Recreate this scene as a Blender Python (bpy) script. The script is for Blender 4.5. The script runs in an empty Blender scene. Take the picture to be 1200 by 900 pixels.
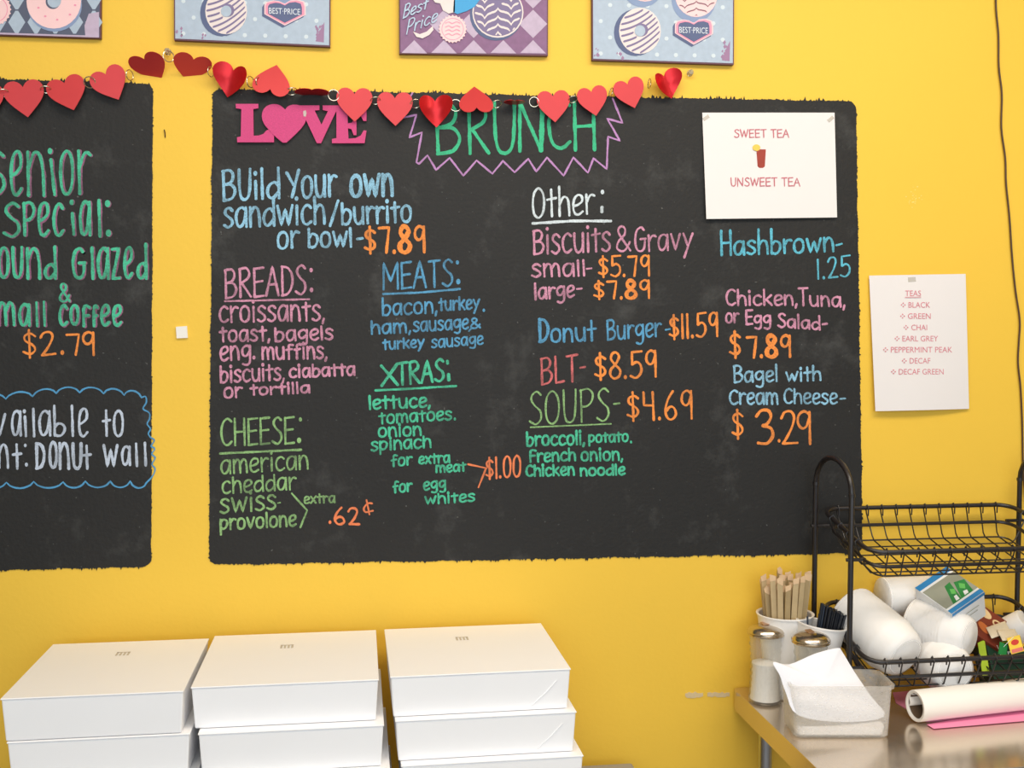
import bpy, bmesh, math, random
from mathutils import Vector, Matrix
from mathutils.geometry import tessellate_polygon
random.seed(7)
SC = bpy.context.scene
COL = SC.collection
PI = math.pi
V = Vector

# ------------------------------------------------------------------ camera, world, lights, exposure
FPX, DIST, CAMZ = 1300.0, 2.15, 1.62
yaw, pitch = math.atan(180 / FPX), math.atan(65 / FPX)
cd = bpy.data.cameras.new('camera'); cam = bpy.data.objects.new('camera', cd); COL.objects.link(cam)
cd.sensor_width = 36; cd.lens = 36 * FPX / 1200; cd.clip_start = .05
cam.location = (0, -DIST, CAMZ)
cam.rotation_euler = (PI / 2 - pitch, 0, -yaw)
SC.camera = cam
SC.view_settings.view_transform = 'Standard'; SC.view_settings.look = 'None'
SC.view_settings.gamma = 1; SC.view_settings.use_curve_mapping = False
SC.view_settings.exposure = -0.2
w = bpy.data.worlds.new('world'); SC.world = w; w.use_nodes = True
w.node_tree.nodes['Background'].inputs[0].default_value = (.80, .90, 1.0, 1)
w.node_tree.nodes['Background'].inputs[1].default_value = 0.75

def area(name, loc, target, size, size_y, power, color):
    l = bpy.data.lights.new(name, 'AREA'); l.shape = 'RECTANGLE'; l.size = size; l.size_y = size_y
    l.energy = power; l.color = color
    o = bpy.data.objects.new(name, l); COL.objects.link(o); o.location = loc
    o.rotation_euler = (V(target) - V(loc)).to_track_quat('-Z', 'Y').to_euler()
    return o
area('window_daylight', (0.1, -4.2, 2.1), (0.3, 0, 1.4), 3.6, 1.8, 69, (.84, .92, 1.0))
area('ceiling_lamp', (0.65, -1.15, 2.84), (0.65, -.85, 0), 2.4, .6, 44, (1.0, .90, .77))

# ------------------------------------------------------------------ measuring: a point of the photograph onto a real plane of the room
FW = V((math.sin(yaw) * math.cos(pitch), math.cos(yaw) * math.cos(pitch), -math.sin(pitch)))
RT = V((math.cos(yaw), -math.sin(yaw), 0)); UP = RT.cross(FW)
CP = V((0, -DIST, CAMZ))
def ray(x, y): return FW + RT * ((x - 600) / FPX) - UP * ((y - 450) / FPX)
def W(x, y, yy=0.0):                      # on the vertical plane y = yy
    r = ray(x, y); return CP + r * ((yy - CP.y) / r.y)
def HZ(x, y, z):                          # on the horizontal plane z
    r = ray(x, y); return CP + r * ((z - CP.z) / r.z)

# ------------------------------------------------------------------ materials
def lin(c):
    return tuple((v / 255 / 12.92) if v / 255 <= .04045 else ((v / 255 + .055) / 1.055) ** 2.4 for v in c)
MATS = {}
def mat(name, rgb, rough=.5, metal=0, var=.06, scale=30, bump=0, bscale=200, trans=0, alpha=1, spec=None, coat=0, sss=0, bdist=.001):
    if name in MATS: return MATS[name]
    m = bpy.data.materials.new(name); m.use_nodes = True; nt = m.node_tree; N = nt.nodes; L = nt.links
    b = N['Principled BSDF']; c = lin(rgb)
    tc = N.new('ShaderNodeTexCoord'); nz = N.new('ShaderNodeTexNoise'); nz.inputs['Scale'].default_value = scale
    nz.inputs['Detail'].default_value = 4
    L.new(tc.outputs['Object'], nz.inputs['Vector'])
    mx = N.new('ShaderNodeMix'); mx.data_type = 'RGBA'
    mx.inputs[6].default_value = (*[v * (1 - var) for v in c], 1)
    mx.inputs[7].default_value = (*[min(1, v * (1 + var)) for v in c], 1)
    L.new(nz.outputs['Fac'], mx.inputs[0]); L.new(mx.outputs[2], b.inputs['Base Color'])
    b.inputs['Roughness'].default_value = rough; b.inputs['Metallic'].default_value = metal
    if trans: b.inputs['Transmission Weight'].default_value = trans
    if alpha < 1: b.inputs['Alpha'].default_value = alpha
    if spec is not None: b.inputs['Specular IOR Level'].default_value = spec
    if coat: b.inputs['Coat Weight'].default_value = coat
    if sss: b.inputs['Subsurface Weight'].default_value = sss; b.inputs['Subsurface Radius'].default_value = (.01, .01, .01)
    if bump:
        n2 = N.new('ShaderNodeTexNoise'); n2.inputs['Scale'].default_value = bscale; n2.inputs['Detail'].default_value = 3
        bp = N.new('ShaderNodeBump'); bp.inputs['Strength'].default_value = bump; bp.inputs['Distance'].default_value = bdist
        L.new(tc.outputs['Object'], n2.inputs['Vector']); L.new(n2.outputs['Fac'], bp.inputs['Height'])
        L.new(bp.outputs[0], b.inputs['Normal'])
    MATS[name] = m
    return m

def chalk(name, rgb, wear=.42):
    """chalk marker: colour broken by the grain of the wall where the board paint shows through"""
    m = mat(name, rgb, .85, var=.08, scale=60)
    nt = m.node_tree; N = nt.nodes; L = nt.links; b = N['Principled BSDF']
    tc = [n for n in N if n.type == 'TEX_COORD'][0]
    src = b.inputs['Base Color'].links[0].from_socket
    nz = N.new('ShaderNodeTexNoise'); nz.inputs['Scale'].default_value = 420; nz.inputs['Detail'].default_value = 4
    nb = N.new('ShaderNodeTexNoise'); nb.inputs['Scale'].default_value = 26; nb.inputs['Detail'].default_value = 2
    L.new(tc.outputs['Object'], nz.inputs['Vector']); L.new(tc.outputs['Object'], nb.inputs['Vector'])
    ad = N.new('ShaderNodeMath'); ad.operation = 'MULTIPLY'
    L.new(nz.outputs['Fac'], ad.inputs[0]); L.new(nb.outputs['Fac'], ad.inputs[1])
    rp = N.new('ShaderNodeValToRGB'); rp.color_ramp.elements[0].position = .14; rp.color_ramp.elements[1].position = .31
    rp.color_ramp.elements[0].color = (wear, wear, wear, 1); rp.color_ramp.elements[1].color = (1, 1, 1, 1)
    L.new(ad.outputs[0], rp.inputs[0])
    mx = N.new('ShaderNodeMix'); mx.data_type = 'RGBA'; mx.inputs[6].default_value = (.03, .03, .03, 1)
    L.new(rp.outputs[0], mx.inputs[0]); L.new(src, mx.inputs[7]); L.new(mx.outputs[2], b.inputs['Base Color'])
    return m

YEL = mat('yellow_wall_paint', (241, 197, 70), .55, var=.035, scale=3, bump=.35, bscale=110, spec=.3)
def board_material():
    m = mat('chalkboard_paint', (35, 34, 33), .62, var=.14, scale=4, bump=.8, bscale=150, spec=.35)
    nt = m.node_tree; N = nt.nodes; L = nt.links; b = N['Principled BSDF']
    tc = [n for n in N if n.type == 'TEX_COORD'][0]
    src = b.inputs['Base Color'].links[0].from_socket
    sm = N.new('ShaderNodeTexNoise'); sm.inputs['Scale'].default_value = 9; sm.inputs['Detail'].default_value = 6; sm.inputs['Roughness'].default_value = .7
    L.new(tc.outputs['Object'], sm.inputs['Vector'])
    r1 = N.new('ShaderNodeValToRGB'); r1.color_ramp.elements[0].position = .55; r1.color_ramp.elements[1].position = .85
    r1.color_ramp.elements[1].color = (.22, .22, .22, 1)
    L.new(sm.outputs['Fac'], r1.inputs[0])
    sp = N.new('ShaderNodeTexNoise'); sp.inputs['Scale'].default_value = 160; sp.inputs['Detail'].default_value = 1
    L.new(tc.outputs['Object'], sp.inputs['Vector'])
    r2 = N.new('ShaderNodeValToRGB'); r2.color_ramp.elements[0].position = .76; r2.color_ramp.elements[1].position = .82
    r2.color_ramp.elements[1].color = (.35, .35, .35, 1)
    L.new(sp.outputs['Fac'], r2.inputs[0])
    a = N.new('ShaderNodeMath'); a.operation = 'ADD'; L.new(r1.outputs[0], a.inputs[0]); L.new(r2.outputs[0], a.inputs[1])
    mx = N.new('ShaderNodeMix'); mx.data_type = 'RGBA'; mx.inputs[7].default_value = (.25, .25, .24, 1)
    L.new(a.outputs[0], mx.inputs[0]); L.new(src, mx.inputs[6]); L.new(mx.outputs[2], b.inputs['Base Color'])
    return m
BOARD = board_material()
C_BLUE = chalk('light_blue_chalk', (146, 198, 226)); C_DBLUE = chalk('mid_blue_chalk', (88, 158, 200))
C_CYAN = chalk('cyan_chalk', (96, 190, 214)); C_PINK = chalk('pink_chalk', (214, 148, 176))
C_LAV = chalk('lavender_chalk', (190, 140, 196), .7); C_MINT = chalk('mint_chalk', (76, 196, 156))
C_GRN = chalk('bright_green_chalk', (62, 190, 140), .7); C_PALE = chalk('pale_green_chalk', (146, 190, 124), .35)
C_OR = chalk('orange_chalk', (246, 146, 66), .6); C_WH = chalk('white_chalk', (214, 226, 232), .6)
C_SALM = chalk('salmon_chalk', (216, 110, 112)); C_CORAL = chalk('coral_orange_chalk', (240, 132, 84), .7)
C_WBLUE = chalk('bluish_white_chalk', (196, 208, 226), .6); C_SKY = chalk('sky_blue_chalk', (84, 158, 206), .7)
C_PINKSH = chalk('dusty_pink_chalk', (150, 96, 128), .5)

# ------------------------------------------------------------------ mesh building
class MB:
    def __init__(s): s.v = []; s.f = []
    def add(s, vs, fs):
        n = len(s.v); s.v += [V(p) for p in vs]; s.f += [tuple(i + n for i in f) for f in fs]; return s
    def box(s, c, sz, M=None):
        c = V(c); x, y, z = [q / 2 for q in sz]
        vs = [V((i * x, j * y, k * z)) for k in (-1, 1) for j in (-1, 1) for i in (-1, 1)]
        vs = [(M @ p if M else p) + c for p in vs]
        return s.add(vs, [(0, 2, 3, 1), (4, 5, 7, 6), (0, 1, 5, 4), (2, 6, 7, 3), (0, 4, 6, 2), (1, 3, 7, 5)])
    def para(s, o, a, b, c):                       # box spanned by three vectors
        o, a, b, c = V(o), V(a), V(b), V(c)
        vs = [o + a * i + b * j + c * k for k in (0, 1) for j in (0, 1) for i in (0, 1)]
        return s.add(vs, [(0, 2, 3, 1), (4, 5, 7, 6), (0, 1, 5, 4), (2, 6, 7, 3), (0, 4, 6, 2), (1, 3, 7, 5)])
    def tube(s, pts, r, seg=8, closed=False, rs=None):
        pts = [V(p) for p in pts]; n = len(pts); rings = []; prev = None
        for i, p in enumerate(pts):
            a = pts[i - 1] if (i > 0 or closed) else p
            b = pts[(i + 1) % n] if (i < n - 1 or closed) else p
            t = (b - a).normalized()
            if prev is None:
                u = t.orthogonal().normalized()
            else:
                u = prev - t * prev.dot(t)
                u = u.normalized() if u.length > 1e-6 else t.orthogonal().normalized()
            prev = u; v = t.cross(u); rr = rs[i] if rs else r
            rings.append([p + (u * math.cos(2 * PI * k / seg) + v * math.sin(2 * PI * k / seg)) * rr for k in range(seg)])
        vs = [q for R in rings for q in R]; fs = []
        for i in range(n if closed else n - 1):
            j = (i + 1) % n; off = 0
            if closed and j == 0:                  # best twist match
                off = min(range(seg), key=lambda o: (rings[i][0] - rings[0][o]).length)
            for k in range(seg):
                fs.append((i * seg + k, i * seg + (k + 1) % seg, j * seg + (k + 1 + off) % seg, j * seg + (k + off) % seg))
        if not closed:
            fs.append(tuple(range(seg))[::-1]); fs.append(tuple((n - 1) * seg + k for k in range(seg)))
        return s.add(vs, fs)
    def lathe(s, prof, c=(0, 0, 0), M=None, seg=32, cap=True):
        c = V(c); vs = []; fs = []
        for r, z in prof:
            for k in range(seg):
                p = V((r * math.cos(2 * PI * k / seg), r * math.sin(2 * PI * k / seg), z))
                vs.append((M @ p if M else p) + c)
        for i in range(len(prof) - 1):
            for k in range(seg):
                fs.append((i * seg + k, i * seg + (k + 1) % seg, (i + 1) * seg + (k + 1) % seg, (i + 1) * seg + k))
        if cap and prof[0][0] > 1e-5: fs.append(tuple(range(seg))[::-1])
        if cap and prof[-1][0] > 1e-5: fs.append(tuple((len(prof) - 1) * seg + k for k in range(seg)))
        return s.add(vs, fs)
    def plate(s, pts, off):                         # polygon (3D, planar) given thickness along off
        pts = [V(p) for p in pts]; n = len(pts); off = V(off)
        tr = tessellate_polygon([pts])
        vs = pts + [p + off for p in pts]; fs = []
        nrm = V((0, 0, 0))
        for i in range(n): nrm += pts[i].cross(pts[(i + 1) % n])
        for a, b, c in tr:
            q = (pts[b] - pts[a]).cross(pts[c] - pts[a])
            t = (a, b, c) if q.dot(off) < 0 else (a, c, b)
            fs.append(t); fs.append((t[0] + n, t[2] + n, t[1] + n))
        fl = nrm.dot(off) > 0
        for i in range(n):
            j = (i + 1) % n
            fs.append((i, j, j + n, i + n) if fl else (j, i, i + n, j + n))
        return s.add(vs, fs)
    def grid(s, fn, nu, nv, thick=None):
        vs = [fn(i / nu, j / nv) for j in range(nv + 1) for i in range(nu + 1)]
        fs = [(j * (nu + 1) + i, j * (nu + 1) + i + 1, (j + 1) * (nu + 1) + i + 1, (j + 1) * (nu + 1) + i) for j in range(nv) for i in range(nu)]
        return s.add(vs, fs)
    def build(s, name, m, parent=None, smooth=False, bevel=0, seg=2, label=None, solid=0, ang=40, kind=None, subsurf=0):
        me = bpy.data.meshes.new(name)
        inv = WM[parent.name].inverted() if parent else Matrix()
        me.from_pydata([inv @ p for p in s.v], [], s.f)
        me.materials.append(m); me.update()
        if smooth:
            me.polygons.foreach_set('use_smooth', [True] * len(me.polygons)); me.set_sharp_from_angle(angle=math.radians(ang))
        o = bpy.data.objects.new(name, me); COL.objects.link(o)
        if parent: o.parent = parent; WM[o.name] = WM[parent.name]
        else: WM[o.name] = Matrix()
        if solid: md = o.modifiers.new('solid', 'SOLIDIFY'); md.thickness = solid; md.offset = 0
        if bevel:
            md = o.modifiers.new('bevel', 'BEVEL'); md.width = bevel; md.segments = seg; md.limit_method = 'ANGLE'; md.angle_limit = math.radians(35)
        if subsurf: md = o.modifiers.new('sub', 'SUBSURF'); md.levels = subsurf; md.render_levels = subsurf
        if label: o['label'] = label
        if kind: o['kind'] = kind
        return o
WM = {}
def thing(name, label, cat, loc=(0, 0, 0), group=None, M=None):
    o = bpy.data.objects.new(name, None); COL.objects.link(o); o.empty_display_size = .03
    mw = Matrix.Translation(V(loc)) @ (M.to_4x4() if M else Matrix())
    o.matrix_world = mw; WM[o.name] = mw
    o['label'] = label; o['category'] = cat
    if group: o['group'] = group
    return o
def tag(o, label, cat, group=None):
    o['label'] = label; o['category'] = cat
    if group: o['group'] = group
    return o
def recentre(o, c):                                 # origin of a one-mesh thing at c
    c = V(c); o.data.transform(Matrix.Translation(-c)); o.location = c; WM[o.name] = Matrix.Translation(c); return o
def struct(name, mb, m, **k):
    o = mb.build(name, m, **k); o['kind'] = 'structure'; return o
def crom(pts, sub=6, closed=False):
    pts = [V(p) for p in pts]; n = len(pts); out = []
    if n < 3: return pts
    for i in range(n if closed else n - 1):
        if closed: p0, p1, p2, p3 = pts[i - 1], pts[i], pts[(i + 1) % n], pts[(i + 2) % n]
        else: p0, p1, p2, p3 = pts[max(0, i - 1)], pts[i], pts[i + 1], pts[min(n - 1, i + 2)]
        for k in range(sub):
            t = k / sub
            out.append(.5 * ((2 * p1) + (p2 - p0) * t + (2 * p0 - 5 * p1 + 4 * p2 - p3) * t * t + (3 * p1 - p0 - 3 * p2 + p3) * t ** 3))
    if not closed: out.append(pts[-1])
    return out

# ------------------------------------------------------------------ the room
struct('wall_back', MB().box((.25, .05, 1.45), (7.5, .1, 2.9)), YEL)
FLOORM = mat('grey_vinyl_floor', (120, 112, 104), .5, var=.1, scale=8)
CEIL = mat('white_ceiling_paint', (225, 222, 214), .8, var=.03)
SIDE = mat('cream_side_wall_paint', (226, 214, 180), .7, var=.04)
struct('floor', MB().box((.25, -2.2, -.05), (7.5, 4.6, .1)), FLOORM)
struct('ceiling', MB().box((.25, -2.2, 2.95), (7.5, 4.6, .1)), CEIL)
struct('wall_right', MB().box((4.05, -2.2, 1.45), (.1, 4.6, 2.9)), SIDE)
struct('wall_left', MB().box((-3.55, -2.2, 1.45), (.1, 4.6, 2.9)), SIDE)

# ------------------------------------------------------------------ chalkboards painted on the wall
def ragged(corners, amp, spike, side_spike, yy):
    """outline of a hand painted rectangle, corners TL, TR, BR, BL in photo measure, brushed edges"""
    pts = []; cc = [(corners[0][0] + 12, corners[0][1] + 12), (corners[1][0] - 12, corners[1][1] + 12), (corners[2][0] - 12, corners[2][1] - 12), (corners[3][0] + 12, corners[3][1] - 12)]
    for e in range(4):
        a, b = V(corners[e] + (0,)), V(corners[(e + 1) % 4] + (0,)); L = (b - a).length; n = int(L / 1.1)
        d = (b - a) / L; nr = V((d.y, -d.x, 0)); wob = 0
        slow = [random.uniform(-1, 1) for _ in range(n // 14 + 3)]
        for i in range(n):
            s = i / 14; k = int(s); t = s - k
            wob = slow[k] * (1 - t) + slow[k + 1] * t
            o = wob * amp[e] + random.uniform(-.5, .5) * amp[e]
            if random.random() < .45: o += random.uniform(0, spike[e]) * random.random() * 1.5
            if i < 4 or n - i < 4: continue
            if i < 8: o -= (8 - i) * .35
            if n - i < 8: o -= (8 - n + i) * .35
            pts.append((a + d * (L * i / n) + nr * o, V(cc[e] + (0,)).lerp(V(cc[(e + 1) % 4] + (0,)), min(1, max(0, (L * i / n - 12) / (L - 24))))))
    return pts
def board(label, corners, amp, spike):
    c = W(sum(p[0] for p in corners) / 4, sum(p[1] for p in corners) / 4)
    t = thing('chalkboard', label, 'chalkboard', (c.x, 0, c.z))
    rg = ragged(corners, amp, spike, 0, 0); n = len(rg); mb = MB()
    vs = [W(p.x, p.y, -.0014) for p, q in rg] + [W(q.x, q.y, -.0014) for p, q in rg] + [W(p.x, p.y, -.0003) for p, q in rg]
    fs = []
    for k in range(n):
        j = (k + 1) % n; fs += [(k, n + k, n + j, j), (k, j, 2 * n + j, 2 * n + k)]
    mb.add(vs, fs); q = [(corners[0][0] + 12, corners[0][1] + 12), (corners[1][0] - 12, corners[1][1] + 12), (corners[2][0] - 12, corners[2][1] - 12), (corners[3][0] + 12, corners[3][1] - 12)]
    mb.add([W(x, y, -.0014) for x, y in q], [(0, 3, 2, 1)])
    mb.build('painted_panel', BOARD, t)
    return t
main_board = board('wide chalkboard with the green word BRUNCH and four columns of menu writing', [(249, 104), (1003, 119), (1011, 648), (245, 662)], (.8, .6, .9, .6), (3.5, 1.2, 2.5, 1.4))
left_board = board('chalkboard cut off by the left edge with the Senior special and donut wall writing', [(-330, 84), (179, 98), (177, 664), (-330, 674)], (.8, .5, .9, .5), (3.5, 1.0, 2.5, 1.2))

# stroke letters: cap height 10, x-height 6; 's' smooth, 'l' straight, 'o' closed smooth, 'd' dot
G = {
'a': (5, 's 4.2,5.2 2.8,6 1.2,5.2 .5,3 1.2,.5 2.5,.2 3.6,1.6 4.2,4.4;l 4.3,5.9 4.6,0'),
'b': (4.8, 'l .5,10 .7,0;s .7,3.8 2,5.4 3.8,4.7 4.3,2.6 3.3,.4 1.9,-.1 .7,.5'),
'c': (4.4, 's 4,5.1 2.7,6 1.1,5 .5,2.8 1.2,.6 2.6,0 4.2,.9'),
'd': (5, 'l 4.3,10 4.6,0;s 4.3,4.2 3,5.3 1.2,4.4 .5,2.2 1.3,.3 2.8,.3 4.3,2'),
'e': (4.4, 's .7,2.7 2.6,3.2 3.9,4.2 3.6,5.7 2.3,6.1 1,5.1 .5,2.8 1,.7 2.4,0 4.1,.9'),
'f': (3.8, 's 3.8,9 2.6,9.7 1.7,8.6 1.6,5 1.7,0;l .3,4.6 3.3,5'),
'g': (5, 's 4.2,5.1 2.8,6 1.1,5.1 .6,3.3 1.4,1.5 2.8,1.5 4.1,3.2;s 4.3,5.9 4.4,1 4.2,-2 2.8,-3.2 1,-2.5'),
'h': (4.8, 'l .5,10 .7,0;s .7,3.6 2,5.7 3.6,5.3 4.2,3 4.4,0'),
'i': (1.8, 'l .8,5.8 .95,0;d .7,8.1'),
'k': (4.6, 'l .5,10 .7,0;l 4,6 .8,2.6;l 1.6,3.4 4.3,0'),
'l': (1.6, 'l .6,10 .9,0'),
'm': (7, 'l .5,6 .7,0;s .7,3.8 1.8,5.9 3,5.3 3.4,3 3.6,0;s 3.6,3.8 4.7,5.9 5.9,5.3 6.3,3 6.5,0'),
'n': (4.8, 'l .5,6 .7,0;s .7,3.8 2,5.9 3.4,5.4 4.1,3 4.3,0'),
'o': (4.9, 'o 2.4,6 .9,5 .5,3 1,.8 2.4,0 3.9,.8 4.4,3 3.9,5.2'),
'p': (4.8, 'l .5,6 .7,-3.2;s .6,4.4 2,5.9 3.8,5.2 4.2,3.4 3.3,1.2 1.9,.6 .7,1.4'),
'r': (3.7, 'l .5,6 .8,0;s .7,3.6 1.7,5.3 2.6,5.8 3.6,5.4'),
's': (4, 's 3.6,5.1 2.4,6 1,5.5 .8,4.3 2,3.3 3.3,2.3 3.5,1 2,0 .4,.7'),
't': (3.7, 'l 1.7,9 2,0;l .2,5.2 3.6,5.6'),
'u': (5, 's .5,6 .7,2.4 1.6,.2 3,.2 4.1,2 4.2,6;l 4.2,6 4.4,0'),
'v': (4.6, 'l .4,6 2.3,0 4.2,6'),
'w': (6.6, 'l .4,6 1.9,0 3.4,4.8 4.7,0 6.2,6'),
'x': (4.4, 'l .4,5.8 4,0;l 4,6 .4,0'),
'y': (4.8, 'l .5,6 2.4,1.4;l 4.5,6 .9,-3.4'),
'z': (4.4, 'l .4,5.8 3.8,5.8 .6,.2 4.2,0'),
'A': (5.2, 'l .2,0 2.6,10 5,0;l 1,3.8 4.2,4'),
'B': (5, 'l .5,9.8 .8,0;s .3,9.7 2.8,9.9 4,8.2 3.2,6 .8,5.2;s .8,5.2 3.4,5.1 4.7,3 3.5,.6 .7,0'),
'C': (4.9, 's 4.6,8.8 3,10 1.2,8.4 .5,5 1.2,1.2 3,0 4.7,1.3'),
'D': (4.9, 'l .6,10 .8,0;s .4,10 3,9.3 4.5,6.4 4.3,3 2.8,.6 .5,0'),
'E': (4.4, 'l 4.1,10 .5,9.7;l .5,9.8 .7,0;l .6,0 4.2,.3;l .6,5.1 3.7,5.4'),
'F': (4.2, 's 4,9.2 2.2,10 .8,9 .6,5 .7,0;l .6,5 3.4,5.2'),
'G': (5.2, 's 4.2,8.8 3,10 1.2,8.6 .5,5 1.2,1 3,0 4.4,1.4 4.7,5;l 2.8,5 5,5.2'),
'H': (5, 'l .5,10 .7,0;l 4.3,10 4.6,0;l .6,4.9 4.4,5.1'),
'L': (4.2, 'l .5,10 .8,0 4,.4'),
'M': (6.4, 'l .4,0 .5,10 3.2,3 5.8,10 6,0'),
'N': (5.4, 'l .5,0 .5,10 4.6,0 4.7,10'),
'O': (5.2, 'o 2.6,10 1,8.4 .5,5 1,1.4 2.6,0 4.2,1.4 4.8,5 4.2,8.4'),
'P': (4.8, 'l .5,9.8 .8,0;s .3,9.6 2.8,10 4.3,8.4 4,6.2 2.6,4.8 .8,4.6'),
'R': (5, 'l .5,9.8 .8,0;s .3,9.6 2.8,10 4.1,8.4 3.6,6.4 .8,4.8;l 1.2,5 4.8,0'),
'S': (4.5, 's 4,8.9 2.7,10 1.2,9 1,7.4 2.2,5.6 3.8,4 4,1.6 2.4,0 .4,1.1'),
'T': (4.8, 'l .3,9.7 4.6,10;l 2.4,9.8 2.6,0'),
'U': (5, 's .5,10 .7,4 1.3,.8 2.6,0 3.8,1 4.3,4 4.4,10'),
'W': (7, 'l .3,10 2,0 3.5,9.4 5,0 6.7,10'),
'X': (5, 'l .4,9.6 4.6,0;l 4.4,10 .5,0'),
'Y': (4.8, 'l .4,9.2 2.6,4.6;l 4.4,10 2.2,0'),
'Z': (4.6, 'l .4,9.8 4,10 .6,.2 4.4,.4'),
'&': (5.4, 's 5.2,3.6 3.8,.8 2.2,0 .6,1.2 1,3.8 3.2,6.6 3.4,9 2.2,10 1,8.8 1.6,6.4 5.4,.2'),
'$': (4.6, 's 4,7.7 2.6,8.7 1,7.8 1.2,6 3.4,4.4 4,2.6 2.6,1.2 .6,2;l 2.2,10 2.5,-.2'),
'0': (4.6, 'o 2.3,10 .9,8.4 .5,5 .9,1.4 2.3,0 3.7,1.4 4.1,5 3.7,8.4'),
'1': (1.6, 'l .6,10 .9,0'),
'2': (4.6, 's .4,7.8 1.2,9.6 2.8,9.8 3.6,8 3,5 1.8,2 .8,.2;l .8,.2 4.4,.3'),
'3': (4.4, 's .4,8.2 1.4,9.8 3,9.8 3.6,8 2.8,6 1.8,5.4;s 1.8,5.4 3.6,4.6 4,2.4 2.8,.3 .8,.4'),
'4': (4.6, 'l .6,10 .8,5.4 3.8,5.2;l 3.6,10 4,0'),
'5': (4.6, 's 1,5.2 2.6,6 4,4.6 4,1.8 2.4,0 .5,.8;l 1,5.2 .9,9.8 4.2,10'),
'6': (4.6, 's 3,10 1.4,7 .6,3 1.4,.4 2.8,0 4,1.6 3.4,4 2,4.4 .8,2.8'),
'7': (4.4, 'l .3,9.4 3.8,9.6 2.9,0'),
'8': (4.6, 'o 2.2,5.4 .9,7.6 1.4,9.6 2.6,9.9 3.6,8.6 3.3,7 2.4,5.4 .8,3.4 .8,1.2 2.2,0 3.8,1 4,3.2'),
'9': (4.5, 's 3.8,9 2.4,10 1,8.8 .8,6.4 1.8,4.8 3,5.4 3.8,8;l 3.8,9.8 4,0'),
'.': (1.5, 'd .7,.4'), ',': (1.5, 'l .9,.8 .4,-1.6'), '-': (3, 'l .3,3.4 2.7,3.6'),
'/': (3.6, 'l 3.2,10 .3,0'), ' ': (2.4, ''), ':': (1.6, 'd .8,8;d .8,1.4'),
}
def bez(g, xh):
    out = []
    for part in g.split(';'):
        if not part: continue
        k, *ps = part.split(); pts = []
        for p in ps:
            x, y = map(float, p.split(','))
            if xh is not None and k == 'd' and y > 5: y = xh * 10 + 2.4
            elif xh is not None and y > 0: y = y * xh / .6 if y <= 6 else xh * 10 + (y - 6) * (1 - xh) * 10 / 4
            pts.append((x, y))
        out.append((k, pts))
    return out
def YY(yy, x, y): return yy(x, y) if callable(yy) else yy
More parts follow.
